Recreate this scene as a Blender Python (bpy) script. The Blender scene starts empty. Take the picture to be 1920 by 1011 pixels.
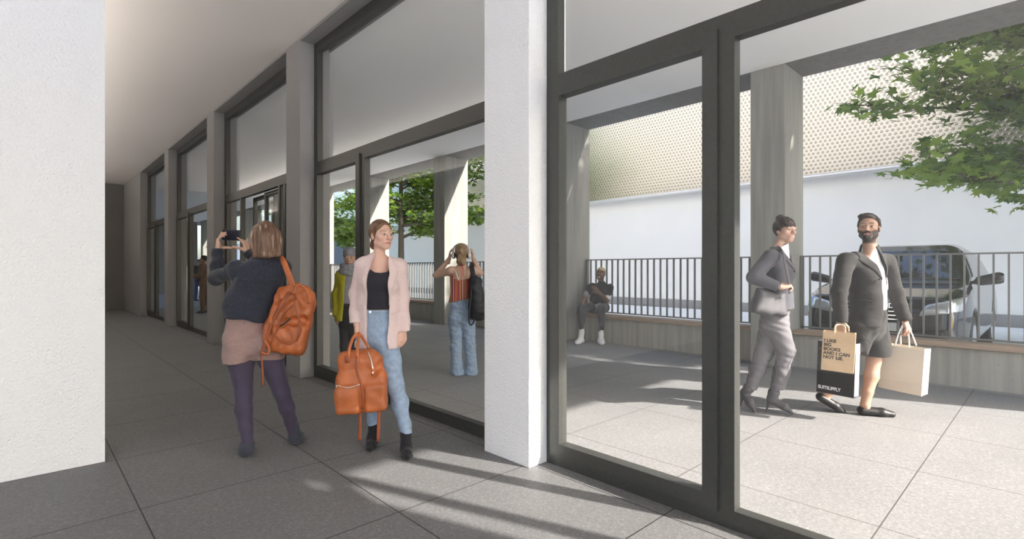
import bpy, bmesh, math, random
import numpy as np
from mathutils import Vector, Matrix

random.seed(7)
S = bpy.context.scene
COL = S.collection
TH = math.radians(43.48)

# ------------------------------------------------------------------ render look
S.view_settings.view_transform = 'Standard'
S.view_settings.look = 'None'
S.view_settings.gamma = 1.0
S.view_settings.use_curve_mapping = False
S.view_settings.exposure = -0.12
S.cycles.max_bounces = 10
S.cycles.diffuse_bounces = 7
S.cycles.transparent_max_bounces = 24

# ------------------------------------------------------------------ materials
def nodes_of(name):
    m = bpy.data.materials.new(name)
    m.use_nodes = True
    nt = m.node_tree
    return m, nt, nt.nodes['Principled BSDF']

def nd(nt, kind, **kw):
    n = nt.nodes.new(kind)
    for k, v in kw.items():
        if k in n.inputs.keys() if isinstance(k, str) else False:
            n.inputs[k].default_value = v
        else:
            setattr(n, k, v)
    return n

def c4(c):
    return (c[0], c[1], c[2], 1.0)

def mat(name, col, rough=0.6, metal=0.0, var=0.0, vscale=8.0, bump=0.0, bscale=60.0, spec=0.5, stretch=None, sheen=0.0, attr=None, coat=0.0):
    """plain surface: base colour broken up by noise, noise bump"""
    m, nt, b = nodes_of(name)
    b.inputs['Base Color'].default_value = c4(col)
    b.inputs['Roughness'].default_value = rough
    b.inputs['Metallic'].default_value = metal
    b.inputs['Specular IOR Level'].default_value = spec
    if sheen:
        b.inputs['Sheen Weight'].default_value = sheen
    if coat:
        b.inputs['Coat Weight'].default_value = coat
        b.inputs['Coat Roughness'].default_value = 0.05
    tc = nt.nodes.new('ShaderNodeTexCoord')
    src = tc.outputs['Object']
    if stretch:
        mp = nt.nodes.new('ShaderNodeMapping')
        mp.inputs['Scale'].default_value = stretch
        nt.links.new(src, mp.inputs['Vector'])
        src = mp.outputs['Vector']
    if var:
        n = nt.nodes.new('ShaderNodeTexNoise')
        n.inputs['Scale'].default_value = vscale
        n.inputs['Detail'].default_value = 5
        nt.links.new(src, n.inputs['Vector'])
        r = nt.nodes.new('ShaderNodeValToRGB')
        r.color_ramp.elements[0].position = 0.3
        r.color_ramp.elements[1].position = 0.7
        r.color_ramp.elements[0].color = c4([max(0, x * (1 - var)) for x in col])
        r.color_ramp.elements[1].color = c4([min(1, x * (1 + var)) for x in col])
        nt.links.new(n.outputs['Fac'], r.inputs['Fac'])
        nt.links.new(r.outputs['Color'], b.inputs['Base Color'])
    if attr:
        a = nt.nodes.new('ShaderNodeAttribute')
        a.attribute_name = attr
        nt.links.new(a.outputs['Color'], b.inputs['Base Color'])
    if bump:
        n2 = nt.nodes.new('ShaderNodeTexNoise')
        n2.inputs['Scale'].default_value = bscale
        n2.inputs['Detail'].default_value = 4
        nt.links.new(src, n2.inputs['Vector'])
        bp = nt.nodes.new('ShaderNodeBump')
        bp.inputs['Strength'].default_value = bump
        bp.inputs['Distance'].default_value = 0.01
        nt.links.new(n2.outputs['Fac'], bp.inputs['Height'])
        nt.links.new(bp.outputs['Normal'], b.inputs['Normal'])
    return m

def math_node(nt, op, a, b=None):
    n = nt.nodes.new('ShaderNodeMath')
    n.operation = op
    for i, v in enumerate((a, b)):
        if v is None:
            continue
        if isinstance(v, (int, float)):
            n.inputs[i].default_value = v
        else:
            nt.links.new(v, n.inputs[i])
    return n.outputs[0]

def tile_mat(name, col, joint, sx, ox, sy, oy, speck, jw=0.0035):
    """stone tiles of sx by sy metres with thin joints and granite-like grains"""
    m, nt, b = nodes_of(name)
    geo = nt.nodes.new('ShaderNodeNewGeometry')
    sep = nt.nodes.new('ShaderNodeSeparateXYZ')
    nt.links.new(geo.outputs['Position'], sep.inputs[0])
    def joint_mask(c, s, o):
        u = math_node(nt, 'DIVIDE', math_node(nt, 'SUBTRACT', c, o), s)
        f = math_node(nt, 'SUBTRACT', u, math_node(nt, 'ROUND', u))
        d = math_node(nt, 'MULTIPLY', math_node(nt, 'ABSOLUTE', f), s)
        return math_node(nt, 'LESS_THAN', d, jw)
    jm = math_node(nt, 'MAXIMUM', joint_mask(sep.outputs[0], sx, ox), joint_mask(sep.outputs[1], sy, oy))
    v = nt.nodes.new('ShaderNodeTexVoronoi')
    v.inputs['Scale'].default_value = 105
    nt.links.new(geo.outputs['Position'], v.inputs['Vector'])
    sp = nt.nodes.new('ShaderNodeSeparateColor')
    nt.links.new(v.outputs['Color'], sp.inputs[0])
    n = nt.nodes.new('ShaderNodeTexNoise')
    n.inputs['Scale'].default_value = 45
    n.inputs['Detail'].default_value = 6
    nt.links.new(geo.outputs['Position'], n.inputs['Vector'])
    n2 = nt.nodes.new('ShaderNodeTexNoise')
    n2.inputs['Scale'].default_value = 1.3
    n2.inputs['Detail'].default_value = 5
    nt.links.new(geo.outputs['Position'], n2.inputs['Vector'])
    a = math_node(nt, 'ADD', math_node(nt, 'MULTIPLY', math_node(nt, 'POWER', sp.outputs[0], 3.0), speck), 1 - speck * .5)
    a = math_node(nt, 'MULTIPLY', a, math_node(nt, 'ADD', math_node(nt, 'MULTIPLY', n.outputs['Fac'], .5), .75))
    a = math_node(nt, 'MULTIPLY', a, math_node(nt, 'ADD', math_node(nt, 'MULTIPLY', n2.outputs['Fac'], .3), .85))
    mx = nt.nodes.new('ShaderNodeMix')
    mx.data_type = 'RGBA'
    mx.blend_type = 'MULTIPLY'
    mx.inputs[0].default_value = 1.0
    mx.inputs[6].default_value = c4(col)
    cmb = nt.nodes.new('ShaderNodeCombineColor')
    for i in range(3):
        nt.links.new(a, cmb.inputs[i])
    nt.links.new(cmb.outputs[0], mx.inputs[7])
    mj = nt.nodes.new('ShaderNodeMix')
    mj.data_type = 'RGBA'
    nt.links.new(jm, mj.inputs[0])
    nt.links.new(mx.outputs[2], mj.inputs[6])
    mj.inputs[7].default_value = c4(joint)
    nt.links.new(mj.outputs[2], b.inputs['Base Color'])
    b.inputs['Roughness'].default_value = 0.55
    b.inputs['Specular IOR Level'].default_value = 0.3
    bp = nt.nodes.new('ShaderNodeBump')
    bp.inputs['Strength'].default_value = 0.25
    bp.inputs['Distance'].default_value = 0.004
    h = math_node(nt, 'SUBTRACT', n.outputs['Fac'], math_node(nt, 'MULTIPLY', jm, 1.5))
    nt.links.new(h, bp.inputs['Height'])
    nt.links.new(bp.outputs['Normal'], b.inputs['Normal'])
    return m

def concrete_mat(name, col):
    """board-marked concrete: vertical grain and small dark pinholes"""
    m, nt, b = nodes_of(name)
    tc = nt.nodes.new('ShaderNodeNewGeometry')
    mp = nt.nodes.new('ShaderNodeMapping')
    mp.inputs['Scale'].default_value = (14, 14, .9)
    nt.links.new(tc.outputs['Position'], mp.inputs['Vector'])
    n = nt.nodes.new('ShaderNodeTexNoise')
    n.inputs['Scale'].default_value = 1.0
    n.inputs['Detail'].default_value = 8
    nt.links.new(mp.outputs['Vector'], n.inputs['Vector'])
    r = nt.nodes.new('ShaderNodeValToRGB')
    r.color_ramp.elements[0].position = .3
    r.color_ramp.elements[1].position = .72
    r.color_ramp.elements[0].color = c4([x * .8 for x in col])
    r.color_ramp.elements[1].color = c4([min(1, x * 1.14) for x in col])
    nt.links.new(n.outputs['Fac'], r.inputs['Fac'])
    v = nt.nodes.new('ShaderNodeTexVoronoi')
    v.inputs['Scale'].default_value = 16
    nt.links.new(tc.outputs['Position'], v.inputs['Vector'])
    hole = math_node(nt, 'LESS_THAN', v.outputs['Distance'], .085)
    mx = nt.nodes.new('ShaderNodeMix')
    mx.data_type = 'RGBA'
    nt.links.new(hole, mx.inputs[0])
    nt.links.new(r.outputs['Color'], mx.inputs[6])
    mx.inputs[7].default_value = c4([x * .55 for x in col])
    nt.links.new(mx.outputs[2], b.inputs['Base Color'])
    b.inputs['Roughness'].default_value = .8
    bp = nt.nodes.new('ShaderNodeBump')
    bp.inputs['Strength'].default_value = .2
    bp.inputs['Distance'].default_value = .01
    nt.links.new(n.outputs['Fac'], bp.inputs['Height'])
    nt.links.new(bp.outputs['Normal'], b.inputs['Normal'])
    return m

def glass_mat(name, f0=0.042, tint=(.985, .992, .988)):
    m = bpy.data.materials.new(name)
    m.use_nodes = True
    nt = m.node_tree
    nt.nodes.clear()
    out = nt.nodes.new('ShaderNodeOutputMaterial')
    tr = nt.nodes.new('ShaderNodeBsdfTransparent')
    tr.inputs[0].default_value = c4(tint)
    gl = nt.nodes.new('ShaderNodeBsdfGlossy')
    gl.inputs['Roughness'].default_value = 0.0
    geo = nt.nodes.new('ShaderNodeNewGeometry')
    vm = nt.nodes.new('ShaderNodeVectorMath')
    vm.operation = 'DOT_PRODUCT'
    nt.links.new(geo.outputs['Normal'], vm.inputs[0])
    nt.links.new(geo.outputs['Incoming'], vm.inputs[1])
    c = math_node(nt, 'SUBTRACT', 1.0, math_node(nt, 'ABSOLUTE', vm.outputs['Value']))
    k = math_node(nt, 'ADD', math_node(nt, 'MULTIPLY', math_node(nt, 'POWER', c, 5.0), .3), f0)
    mx = nt.nodes.new('ShaderNodeMixShader')
    nt.links.new(k, mx.inputs[0])
    nt.links.new(tr.outputs[0], mx.inputs[1])
    nt.links.new(gl.outputs[0], mx.inputs[2])
    nt.links.new(mx.outputs[0], out.inputs['Surface'])
    return m

def cladding_mat(name):
    """bright metal sheet with staggered rows of round perforations"""
    m, nt, b = nodes_of(name)
    geo = nt.nodes.new('ShaderNodeNewGeometry')
    sep = nt.nodes.new('ShaderNodeSeparateXYZ')
    nt.links.new(geo.outputs['Position'], sep.inputs[0])
    dv = .104
    v = math_node(nt, 'DIVIDE', sep.outputs[2], dv)
    vr = math_node(nt, 'ROUND', v)
    odd = math_node(nt, 'MODULO', math_node(nt, 'ABSOLUTE', vr), 2.0)
    u = math_node(nt, 'ADD', math_node(nt, 'DIVIDE', sep.outputs[1], .118), math_node(nt, 'MULTIPLY', odd, .5))
    fu = math_node(nt, 'MULTIPLY', math_node(nt, 'SUBTRACT', u, math_node(nt, 'ROUND', u)), .118)
    fv = math_node(nt, 'MULTIPLY', math_node(nt, 'SUBTRACT', v, vr), dv)
    d = math_node(nt, 'SQRT', math_node(nt, 'ADD', math_node(nt, 'MULTIPLY', fu, fu), math_node(nt, 'MULTIPLY', fv, fv)))
    mr = nt.nodes.new('ShaderNodeMapRange')
    mr.inputs[1].default_value = .026
    mr.inputs[2].default_value = .038
    mr.inputs[3].default_value = 1.0
    mr.inputs[4].default_value = 0.0
    nt.links.new(d, mr.inputs[0])
    mx = nt.nodes.new('ShaderNodeMix')
    mx.data_type = 'RGBA'
    nt.links.new(mr.outputs[0], mx.inputs[0])
    mx.inputs[6].default_value = (.58, .545, .485, 1)
    mx.inputs[7].default_value = (.36, .335, .295, 1)
    nt.links.new(mx.outputs[2], b.inputs['Base Color'])
    b.inputs['Metallic'].default_value = 1.0
    b.inputs['Roughness'].default_value = .27
    bp = nt.nodes.new('ShaderNodeBump')
    bp.inputs['Strength'].default_value = .25
    bp.inputs['Distance'].default_value = .02
    nt.links.new(mr.outputs[0], bp.inputs['Height'])
    nt.links.new(bp.outputs['Normal'], b.inputs['Normal'])
    return m

def leaf_mat(name, c1, c2):
    m = bpy.data.materials.new(name)
    m.use_nodes = True
    nt = m.node_tree
    nt.nodes.clear()
    out = nt.nodes.new('ShaderNodeOutputMaterial')
    oi = nt.nodes.new('ShaderNodeNewGeometry')
    r = nt.nodes.new('ShaderNodeValToRGB')
    r.color_ramp.elements[0].color = c4(c1)
    r.color_ramp.elements[1].color = c4(c2)
    nt.links.new(oi.outputs['Random Per Island'], r.inputs['Fac'])
    d = nt.nodes.new('ShaderNodeBsdfPrincipled')
    d.inputs['Roughness'].default_value = .5
    t = nt.nodes.new('ShaderNodeBsdfTranslucent')
    nt.links.new(r.outputs['Color'], d.inputs['Base Color'])
    hs = nt.nodes.new('ShaderNodeHueSaturation')
    hs.inputs['Value'].default_value = 1.6
    nt.links.new(r.outputs['Color'], hs.inputs['Color'])
    nt.links.new(hs.outputs[0], t.inputs['Color'])
    mx = nt.nodes.new('ShaderNodeMixShader')
    mx.inputs[0].default_value = .45
    nt.links.new(d.outputs[0], mx.inputs[1])
    nt.links.new(t.outputs[0], mx.inputs[2])
    nt.links.new(mx.outputs[0], out.inputs['Surface'])
    return m

M = {}
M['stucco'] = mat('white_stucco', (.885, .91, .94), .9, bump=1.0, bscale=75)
M['plaster'] = mat('warm_plaster', (.90, .855, .82), .9, bump=.05, bscale=200)
M['far_plaster'] = mat('grey_side_plaster', (.78, .80, .82), .9, bump=.1, bscale=95)
M['soffit'] = mat('white_soffit', (.95, .945, .93), .9, bump=.05, bscale=200)
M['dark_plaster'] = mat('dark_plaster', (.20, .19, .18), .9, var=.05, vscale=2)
M['shaded_plaster'] = mat('shaded_plaster', (.31, .305, .305), .9, bump=.5, bscale=95)  # darker copy of the pillar plaster, hall shade put into the colour
M['frame'] = mat('anodised_frame', (.068, .070, .065), .42, metal=.35, var=.08, vscale=40, bump=.08, bscale=260)
M['gasket'] = mat('black_gasket', (.02, .02, .02), .6)
M['glass'] = glass_mat('clear_glass')
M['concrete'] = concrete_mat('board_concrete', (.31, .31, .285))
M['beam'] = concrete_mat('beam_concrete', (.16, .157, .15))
M['low_wall'] = concrete_mat('low_wall_concrete', (.36, .35, .31))
M['floor'] = tile_mat('floor_tiles', (.185, .185, .188), (.03, .03, .03), .9995, .463, .9955, .434, .3)
M['terrace'] = tile_mat('terrace_tiles', (.265, .265, .268), (.10, .095, .09), 1.045, 3.14, 1.02, .615, .28)
M['street'] = mat('street_paving', (.72, .75, .78), .85, var=.08, vscale=3, bump=.1, bscale=30)
M['asphalt'] = mat('kerb_stone', (.32, .32, .33), .85, var=.08, vscale=6)
M['white_wall'] = mat('white_render', (.97, .96, .95), .8, var=.02, vscale=1)
M['cladding'] = cladding_mat('perforated_metal')
M['lip'] = mat('metal_lip', (.75, .75, .75), .35, metal=.6)
M['garage'] = mat('grey_door_paint', (.12, .13, .15), .6)
M['wood'] = mat('bench_wood', (.36, .265, .195), .6, var=.25, vscale=3, stretch=(30, 1.2, 30), bump=.2, bscale=6)
M['rail'] = mat('rail_steel', (.20, .20, .19), .5, metal=.4)
M['bark'] = mat('bark', (.10, .085, .07), .9, var=.3, vscale=20, bump=.8, bscale=30)
M['leaf'] = leaf_mat('maple_leaf', (.06, .14, .02), (.27, .38, .06))

# ------------------------------------------------------------------ object helpers
def link(o, parent=None):
    COL.objects.link(o)
    if parent is not None:
        o.parent = parent
    return o

def tag(o, label=None, cat=None, group=None, kind=None):
    if label: o['label'] = label
    if cat: o['category'] = cat
    if group: o['group'] = group
    if kind: o['kind'] = kind
    return o

def empty(name, loc=(0, 0, 0), rz=0.0):
    o = bpy.data.objects.new(name, None)
    o.location = loc
    o.rotation_euler = (0, 0, rz)
    o.empty_display_size = .1
    return link(o)

class MB:
    """collects simple solids, then builds them as one mesh object"""
    SUB = 1
    def __init__(s):
        s.bm = bmesh.new()
    def box(s, x0, x1, y0, y1, z0, z1):
        vs = [s.bm.verts.new(p) for p in ((x0, y0, z0), (x1, y0, z0), (x1, y1, z0), (x0, y1, z0), (x0, y0, z1), (x1, y0, z1), (x1, y1, z1), (x0, y1, z1))]
        for f in ((3, 2, 1, 0), (4, 5, 6, 7), (0, 1, 5, 4), (1, 2, 6, 5), (2, 3, 7, 6), (3, 0, 4, 7)):
            s.bm.faces.new([vs[i] for i in f])
        return s
    def prism(s, poly, z0, z1, axis='z'):
        """poly of 2D points swept along an axis"""
        def v(p, t):
            return {'z': (p[0], p[1], t), 'y': (p[0], t, p[1]), 'x': (t, p[0], p[1])}[axis]
        a = [s.bm.verts.new(v(p, z0)) for p in poly]
        b = [s.bm.verts.new(v(p, z1)) for p in poly]
        s.bm.faces.new(a[::-1])
        s.bm.faces.new(b)
        n = len(poly)
        for i in range(n):
            s.bm.faces.new((a[i], a[(i + 1) % n], b[(i + 1) % n], b[i]))
        return s
    def tube(s, pts, radii, seg=8, flat=None):
        """tube along points; flat=(normal, factor) squashes the section to a strap"""
        pts = [Vector(p) for p in pts]
        if isinstance(radii, (int, float)):
            radii = [radii] * len(pts)
        if s.SUB > 1 and len(pts) > 2:
            q, rr = [], []
            for i in range(len(pts) - 1):
                p0, p1, p2, p3 = pts[max(i - 1, 0)], pts[i], pts[i + 1], pts[min(i + 2, len(pts) - 1)]
                for k in range(s.SUB):
                    t = k / s.SUB
                    q.append(.5 * ((2 * p1) + (p2 - p0) * t + (2 * p0 - 5 * p1 + 4 * p2 - p3) * t * t + (3 * p1 - p0 - 3 * p2 + p3) * t ** 3))
                    rr.append(radii[i] * (1 - t) + radii[i + 1] * t)
            pts, radii = q + [pts[-1]], rr + [radii[-1]]
        rings = []
        up0 = None
        for i, p in enumerate(pts):
            t = (pts[min(i + 1, len(pts) - 1)] - pts[max(i - 1, 0)]).normalized()
            if flat is not None:
                n = Vector(flat[0])
                a = (n - t * n.dot(t)).normalized()
            else:
                if up0 is None:
                    up0 = Vector((0, 0, 1)) if abs(t.z) < .9 else Vector((1, 0, 0))
                a = (up0 - t * up0.dot(t)).normalized()
                up0 = a
            b = t.cross(a)
            ring = []
            for k in range(seg):
                an = 2 * math.pi * (k + .5) / seg
                fa = flat[1] if flat is not None else 1.0
                ring.append(s.bm.verts.new(p + a * (math.cos(an) * radii[i] * fa) + b * (math.sin(an) * radii[i])))
            rings.append(ring)
        for r0, r1 in zip(rings, rings[1:]):
            for k in range(seg):
                s.bm.faces.new((r0[k], r0[(k + 1) % seg], r1[(k + 1) % seg], r1[k]))
        s.bm.faces.new(rings[0][::-1])
        s.bm.faces.new(rings[-1])
        return s
    def build(s, name, m, parent=None, bevel=0.0, smooth=False, seg=2):
        bmesh.ops.recalc_face_normals(s.bm, faces=s.bm.faces[:])
        if bevel:
            bmesh.ops.bevel(s.bm, geom=[e for e in s.bm.edges if e.is_manifold and e.calc_face_angle(0) > .5], offset=bevel, segments=seg, affect='EDGES', profile=.5)
        me = bpy.data.meshes.new(name)
        s.bm.to_mesh(me)
        s.bm.free()
        for p in me.polygons:
            p.use_smooth = smooth
        me.materials.append(m)
        return link(bpy.data.objects.new(name, me), parent)

def struct(o, label=None):
    o['kind'] = 'structure'
    if label:
        o['label'] = label
        o['category'] = o.name.split('.')[0].split('_')[0]
    return o
# ------------------------------------------------------------------ building: hall
XP, XF, XO = 2.402, 2.571, 2.77         # inner face of pillars, frame face, outer face of pillars
PITCH, PW, Y0 = 3.834, .45, 2.371
YO = -3.7                                 # open near end of the hall
CZ = 4.06
struct(MB().box(-2.2, XF + .04, -4.3, 24, -.3, 0).build('floor', M['floor']), 'dark grey stone tile floor of the hall')
struct(MB().box(XF + .04, 8.0, -4.3, 36, -.3, 0).build('terrace_floor', M['terrace']), 'pale stone tile floor of the covered terrace')
struct(MB().box(-9, XP, YO, 22, CZ, CZ + .4).build('ceiling', M['plaster']), 'plain warm white ceiling of the hall')
struct(MB().box(-9, .405, 4.43, 4.95, 0, CZ).build('wall_left', M['stucco']), 'rough white wall end at the left edge')
struct(MB().box(-6.3, -6, YO, 4.43, 0, CZ).build('wall_back', M['far_plaster']), 'unseen white wall added opposite the glazing for even reflections')  # added out of view so the panes reflect one even bright surface
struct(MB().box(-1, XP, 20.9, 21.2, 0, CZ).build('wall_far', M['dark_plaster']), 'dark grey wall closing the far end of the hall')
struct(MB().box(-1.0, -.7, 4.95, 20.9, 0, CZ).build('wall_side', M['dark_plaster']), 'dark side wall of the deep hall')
struct(MB().box(XP, XO, Y0 + 4 * PITCH, 21.2, 0, CZ).build('wall_right', M['shaded_plaster']), 'shade-darkened wall beyond the last glazed bay')
struct(MB().box(XP, XO, YO, Y0 - PITCH + PW, 0, CZ).build('wall_near', M['stucco']), 'white wall behind the viewer beside the first bay')
for i in range(4):
    y = Y0 + i * PITCH
    lab = ('rough white pillar standing in front between the two nearest glazed bays', 'shade-darkened pillar right behind the photographing woman with the orange backpack',
           'shade-darkened pillar left of the raised phone', 'narrow shade-darkened pillar farthest down the glazed front')[i]
    struct(MB().box(XP, XO, y, y + PW, 0, CZ).build('pillar', M['stucco'] if i < 1 else M['shaded_plaster'], bevel=.004), lab)
struct(MB().box(XP + .002, XO, Y0 - PITCH + PW, Y0 + 4 * PITCH, CZ - .03, CZ + .4).build('lintel', M['shaded_plaster']), 'grey lintel running above all glazed bays')

struct(MB().box(-9, XP, YO - .3, YO, 2.75, CZ + .4).build('wall_front', M['far_plaster']), 'unseen wall strip added to lower the daylight opening behind the viewer')  # added out of view to cut the daylight reaching the hall floor

# glazed bays: each bay is a window (frame, panes) and a door leaf beside the far pillar
FX1 = XF + .066
GX = XF + .038
def frame_box(mb, y0, y1, z0, z1, x0=XF, x1=FX1):
    mb.box(x0, x1, y0, y1, z0, z1)

bay_words = ['nearest bay at the right', 'bay behind the blonde woman', 'bay behind the raised phone', 'bay with two figures seen through it', 'last bay at the far end']
def glazed_bay(n, ya, yb):
    """ya near end, yb far end (at the far pillar); door at the far side"""
    w = empty('window_%d' % (n + 1), (XF, ya, 0))
    struct(w, 'dark metal framed glazing of the ' + bay_words[n])
    fm = MB()
    D1 = yb - 1.20          # mullion between door and pane
    top, tr0, tr1 = CZ - .03, 2.46, 2.592
    frame_box(fm, ya, ya + .1, 0, top)
    frame_box(fm, yb - .1, yb, 0, top)
    frame_box(fm, ya + .1, yb - .1, 3.92, top)
    frame_box(fm, ya + .1, yb - .1, tr0, tr1)
    frame_box(fm, ya + .1, yb - .1, 0, .095)
    panes = [(ya + .1, yb - .1, tr1, 3.92, 'upper_pane')]
    if n != 2:
        frame_box(fm, D1 - .068, D1 + .03, .095, tr0)
        if n == 0:
            frame_box(fm, -.13, -.02, .095, tr0)
            panes.append((ya + .1, -.13, .095, tr0, 'side_pane'))
            panes.append((-.02, D1 - .068, .095, tr0, 'lower_pane'))
        else:
            panes.append((ya + .1, D1 - .068, .095, tr0, 'lower_pane'))
    else:
        for y in (7.20, 7.40, 9.12, 9.93):
            frame_box(fm, y - .03, y + .03, .03, tr0)
    o = fm.build('frame', M['frame'])
    o.parent = w
    o.matrix_parent_inverse = Matrix.Translation((-XF, -ya, 0))
    for (p0, p1, z0, z1, nm) in panes:
        g = MB().box(GX - .004, GX + .004, p0 - .01, p1 + .01, z0 - .01, z1 + .01).build(nm, M['glass'])
        g.parent = w
        g.matrix_parent_inverse = Matrix.Translation((-XF, -ya, 0))
    if n == 2:
        for (p0, p1) in ((6.76, 7.17), (9.15, 9.90)):
            g = MB().box(GX - .004, GX + .004, p0, p1, .03, tr0 + .01).build('side_pane', M['glass'])
            g.parent = w
            g.matrix_parent_inverse = Matrix.Translation((-XF, -ya, 0))
    def leaf(nm, y0, y1, x0, x1, z0, z1, label, st=.08, num=[0]):
        d = empty(nm, (x0, y0, 0))
        struct(d, label)
        m = MB()
        m.box(x0, x1, y0, y0 + st, z0, z1)
        m.box(x0, x1, y1 - st, y1, z0, z1)
        m.box(x0, x1, y0 + st, y1 - st, z1 - st, z1)
        m.box(x0, x1, y0 + st, y1 - st, z0, z0 + st)
        xm = (x0 + x1) / 2
        a = m.build('door_leaf', M['frame'])
        b = MB().box(xm - .004, xm + .004, y0 + st - .01, y1 - st + .01, z0 + st - .01, z1 - st + .01).build('door_pane', M['glass'])
        for q in (a, b):
            q.parent = d
            q.matrix_parent_inverse = Matrix.Translation((-x0, -y0, 0))
        return d
    if n != 2:
        d = leaf('door_%d' % (n + 1), D1 + .012, yb - .045, XF - .018, FX1 - .006, .072, 2.52, 'dark framed glass door leaf of the ' + bay_words[n])
    else:
        leaf('door_3', 7.44, 8.20, XF + .07, XF + .12, .02, 2.45, 'sliding glass door leaf behind the head of the photographing woman', .05)
        leaf('door_6', 7.95, 8.92, XF + .13, XF + .18, .02, 2.45, 'open sliding glass door leaf nearer the raised phone', .05)

bays = [(Y0 - PITCH + PW, Y0)] + [(Y0 + i * PITCH + PW, Y0 + (i + 1) * PITCH) for i in range(4)]
for n, (ya, yb) in enumerate(bays):
    glazed_bay(n, ya, yb)

# ------------------------------------------------------------------ terrace: soffit, beam, columns, bench, railing
YE = -2.15                                # open near end of the terrace roof
XCI, XCO = 7.2, 7.9
struct(MB().box(XO, XCI, YE, 36, 3.986, 4.5).build('terrace_ceiling', M['soffit']), 'white soffit over the terrace')
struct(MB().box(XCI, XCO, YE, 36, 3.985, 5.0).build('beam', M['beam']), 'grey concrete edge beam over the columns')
struct(MB().box(XCI, XCO, YE, 36, 5.0, 12).build('wall_upper', M['white_wall']), 'pale upper front wall above the terrace')
CY0, CP = 2.43, 3.735
col_words = ['concrete column behind the woman in the grey suit', 'concrete column beside the seated man', 'concrete column left of the woman with headphones',
             'concrete column right behind the blonde woman', 'narrow concrete column above the woman in the yellow coat']
for i in range(-1, 9):
    y = CY0 + CP * i
    c = struct(MB().box(XCI, XCO, y, y + .44, 0, 3.985).build('column', M['concrete'], bevel=.006))
    if 0 <= i < 5:
        struct(c, col_words[i])
        c['category'] = 'column'
BW = 7.53
seat_words = ['wooden bench top behind the man with shopping bags', 'wooden bench top under the seated man', 'wooden bench top behind the woman with headphones', 'wooden bench top in the far shaded bay', 'wooden bench top of a distant bay', 'wooden bench top of the farthest bay'] + ['wooden bench top hidden at the terrace end'] * 2
bays_o = [(CY0 + CP * (i - 1) + .44, CY0 + CP * i) for i in range(0, 8)]
for i, (ya, yb) in enumerate(bays_o):
    struct(MB().box(BW, XCO - .05, ya + .002, yb - .002, 0, .434).build('low_wall', M['low_wall']), ('low concrete wall under the bench behind the man with shopping bags', 'low concrete wall under the bench of the seated man', 'low concrete wall under the bench behind the woman with headphones', 'low concrete wall in the far shaded bay', 'low concrete wall of a distant bay', 'low concrete wall of the farthest bay')[min(i, 5)])
    b = empty('bench', (BW, ya, .435))
    tag(b, seat_words[i], 'bench', 'benches on the low walls between the columns')
    q = MB().box(-.055, .222, .004, yb - ya - .004, 0, .06).build('seat', M['wood'], b, bevel=.005)
    r = empty('railing', (XCO - .12, ya, .435))
    tag(r, ('dark steel railing in front of the black car', 'dark steel railing behind the seated man', 'dark steel railing behind the woman with headphones', 'dark steel railing in the far shaded bay', 'dark steel railing of a distant bay', 'dark steel railing of the farthest bay')[min(i, 5)], 'railing', 'railings between the concrete columns')
    L = yb - ya
    MB().box(-.02, .02, .01, L - .01, 1.035, 1.055).build('top_rail', M['rail'], r)
    MB().box(-.02, .02, .01, L - .01, .07, .09).build('bottom_rail', M['rail'], r)
    for yy in (.03, L - .03):
        MB().box(-.02, .02, yy - .015, yy + .015, 0, 1.035).build('post', M['rail'], r)
    nb = 27
    me = None
    for k in range(1, nb):
        yy = L * k / nb
        if me is None:
            bo = MB().box(-.018, .018, -.0085, .0085, .09, 1.035).build('baluster', M['rail'], r)
            me = bo.data
        else:
            bo = link(bpy.data.objects.new('baluster', me), r)
        bo.location = (0, yy, 0)

# far end of the terrace
struct(MB().box(XO, 7.2, 33.5, 33.8, 0, 4.06).build('wall_end', M['dark_plaster']), 'dark wall at the far end of the terrace')

# ------------------------------------------------------------------ street and the building opposite
struct(MB().box(8.0, 16.3, -30, 60, -.3, -.02).box(-30, 8.0, -40, -4.3, -.3, -.01).box(-30, -2.2, -4.3, 24, -.3, -.01).build('street', M['street']), 'pale paved street beyond the railing, with unseen ground added to bounce daylight')  # last two slabs are unseen ground added to bounce sunlight into the hall
XB = 16.5
bl = empty('building', (XB, 0, 0))
tag(bl, 'white building with a perforated metal upper storey across the street', 'building')
MB().box(0, 1, -30, 60, .26, 4.0).build('wall', M['white_wall'], bl)
MB().box(-.06, 1, -30, 60, -.3, .26).build('plinth', M['asphalt'], bl)
MB().box(-.3, 1, -30, 60, 3.98, 13).build('metal_cladding', M['cladding'], bl)
MB().box(-.33, .2, -30, 60, 3.87, 3.98).build('cladding_lip', M['lip'], bl, bevel=.04, seg=3)
MB().box(-.03, .02, 33.8, 36.6, 0, 3.55).build('garage_door', M['garage'], bl)

# ------------------------------------------------------------------ light
def world():
    w = bpy.data.worlds.new('sky')
    S.world = w
    w.use_nodes = True
    nt = w.node_tree
    bg = nt.nodes['Background']
    sk = nt.nodes.new('ShaderNodeTexSky')
    sk.sky_type = 'NISHITA'
    sk.sun_disc = False
    sk.sun_elevation = math.radians(35.5)
    sk.sun_rotation = math.atan2(.281, -.765)
    sk.altitude = 0
    sk.air_density = 1.0
    sk.dust_density = 3.0
    sk.ozone_density = 1.0
    hs = nt.nodes.new('ShaderNodeHueSaturation')
    hs.inputs['Saturation'].default_value = 1.1
    nt.links.new(sk.outputs[0], hs.inputs['Color'])
    nt.links.new(hs.outputs[0], bg.inputs['Color'])
    bg.inputs['Strength'].default_value = SKY
FILL = 320
SKY = .58
world()
sun = bpy.data.lights.new('sun', 'SUN')
sun.energy = 13.8
sun.angle = math.radians(1.0)
sun.color = (1.0, .925, .85)
so = bpy.data.objects.new('sun', sun)
d = Vector((.281, -.765, .58))
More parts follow.
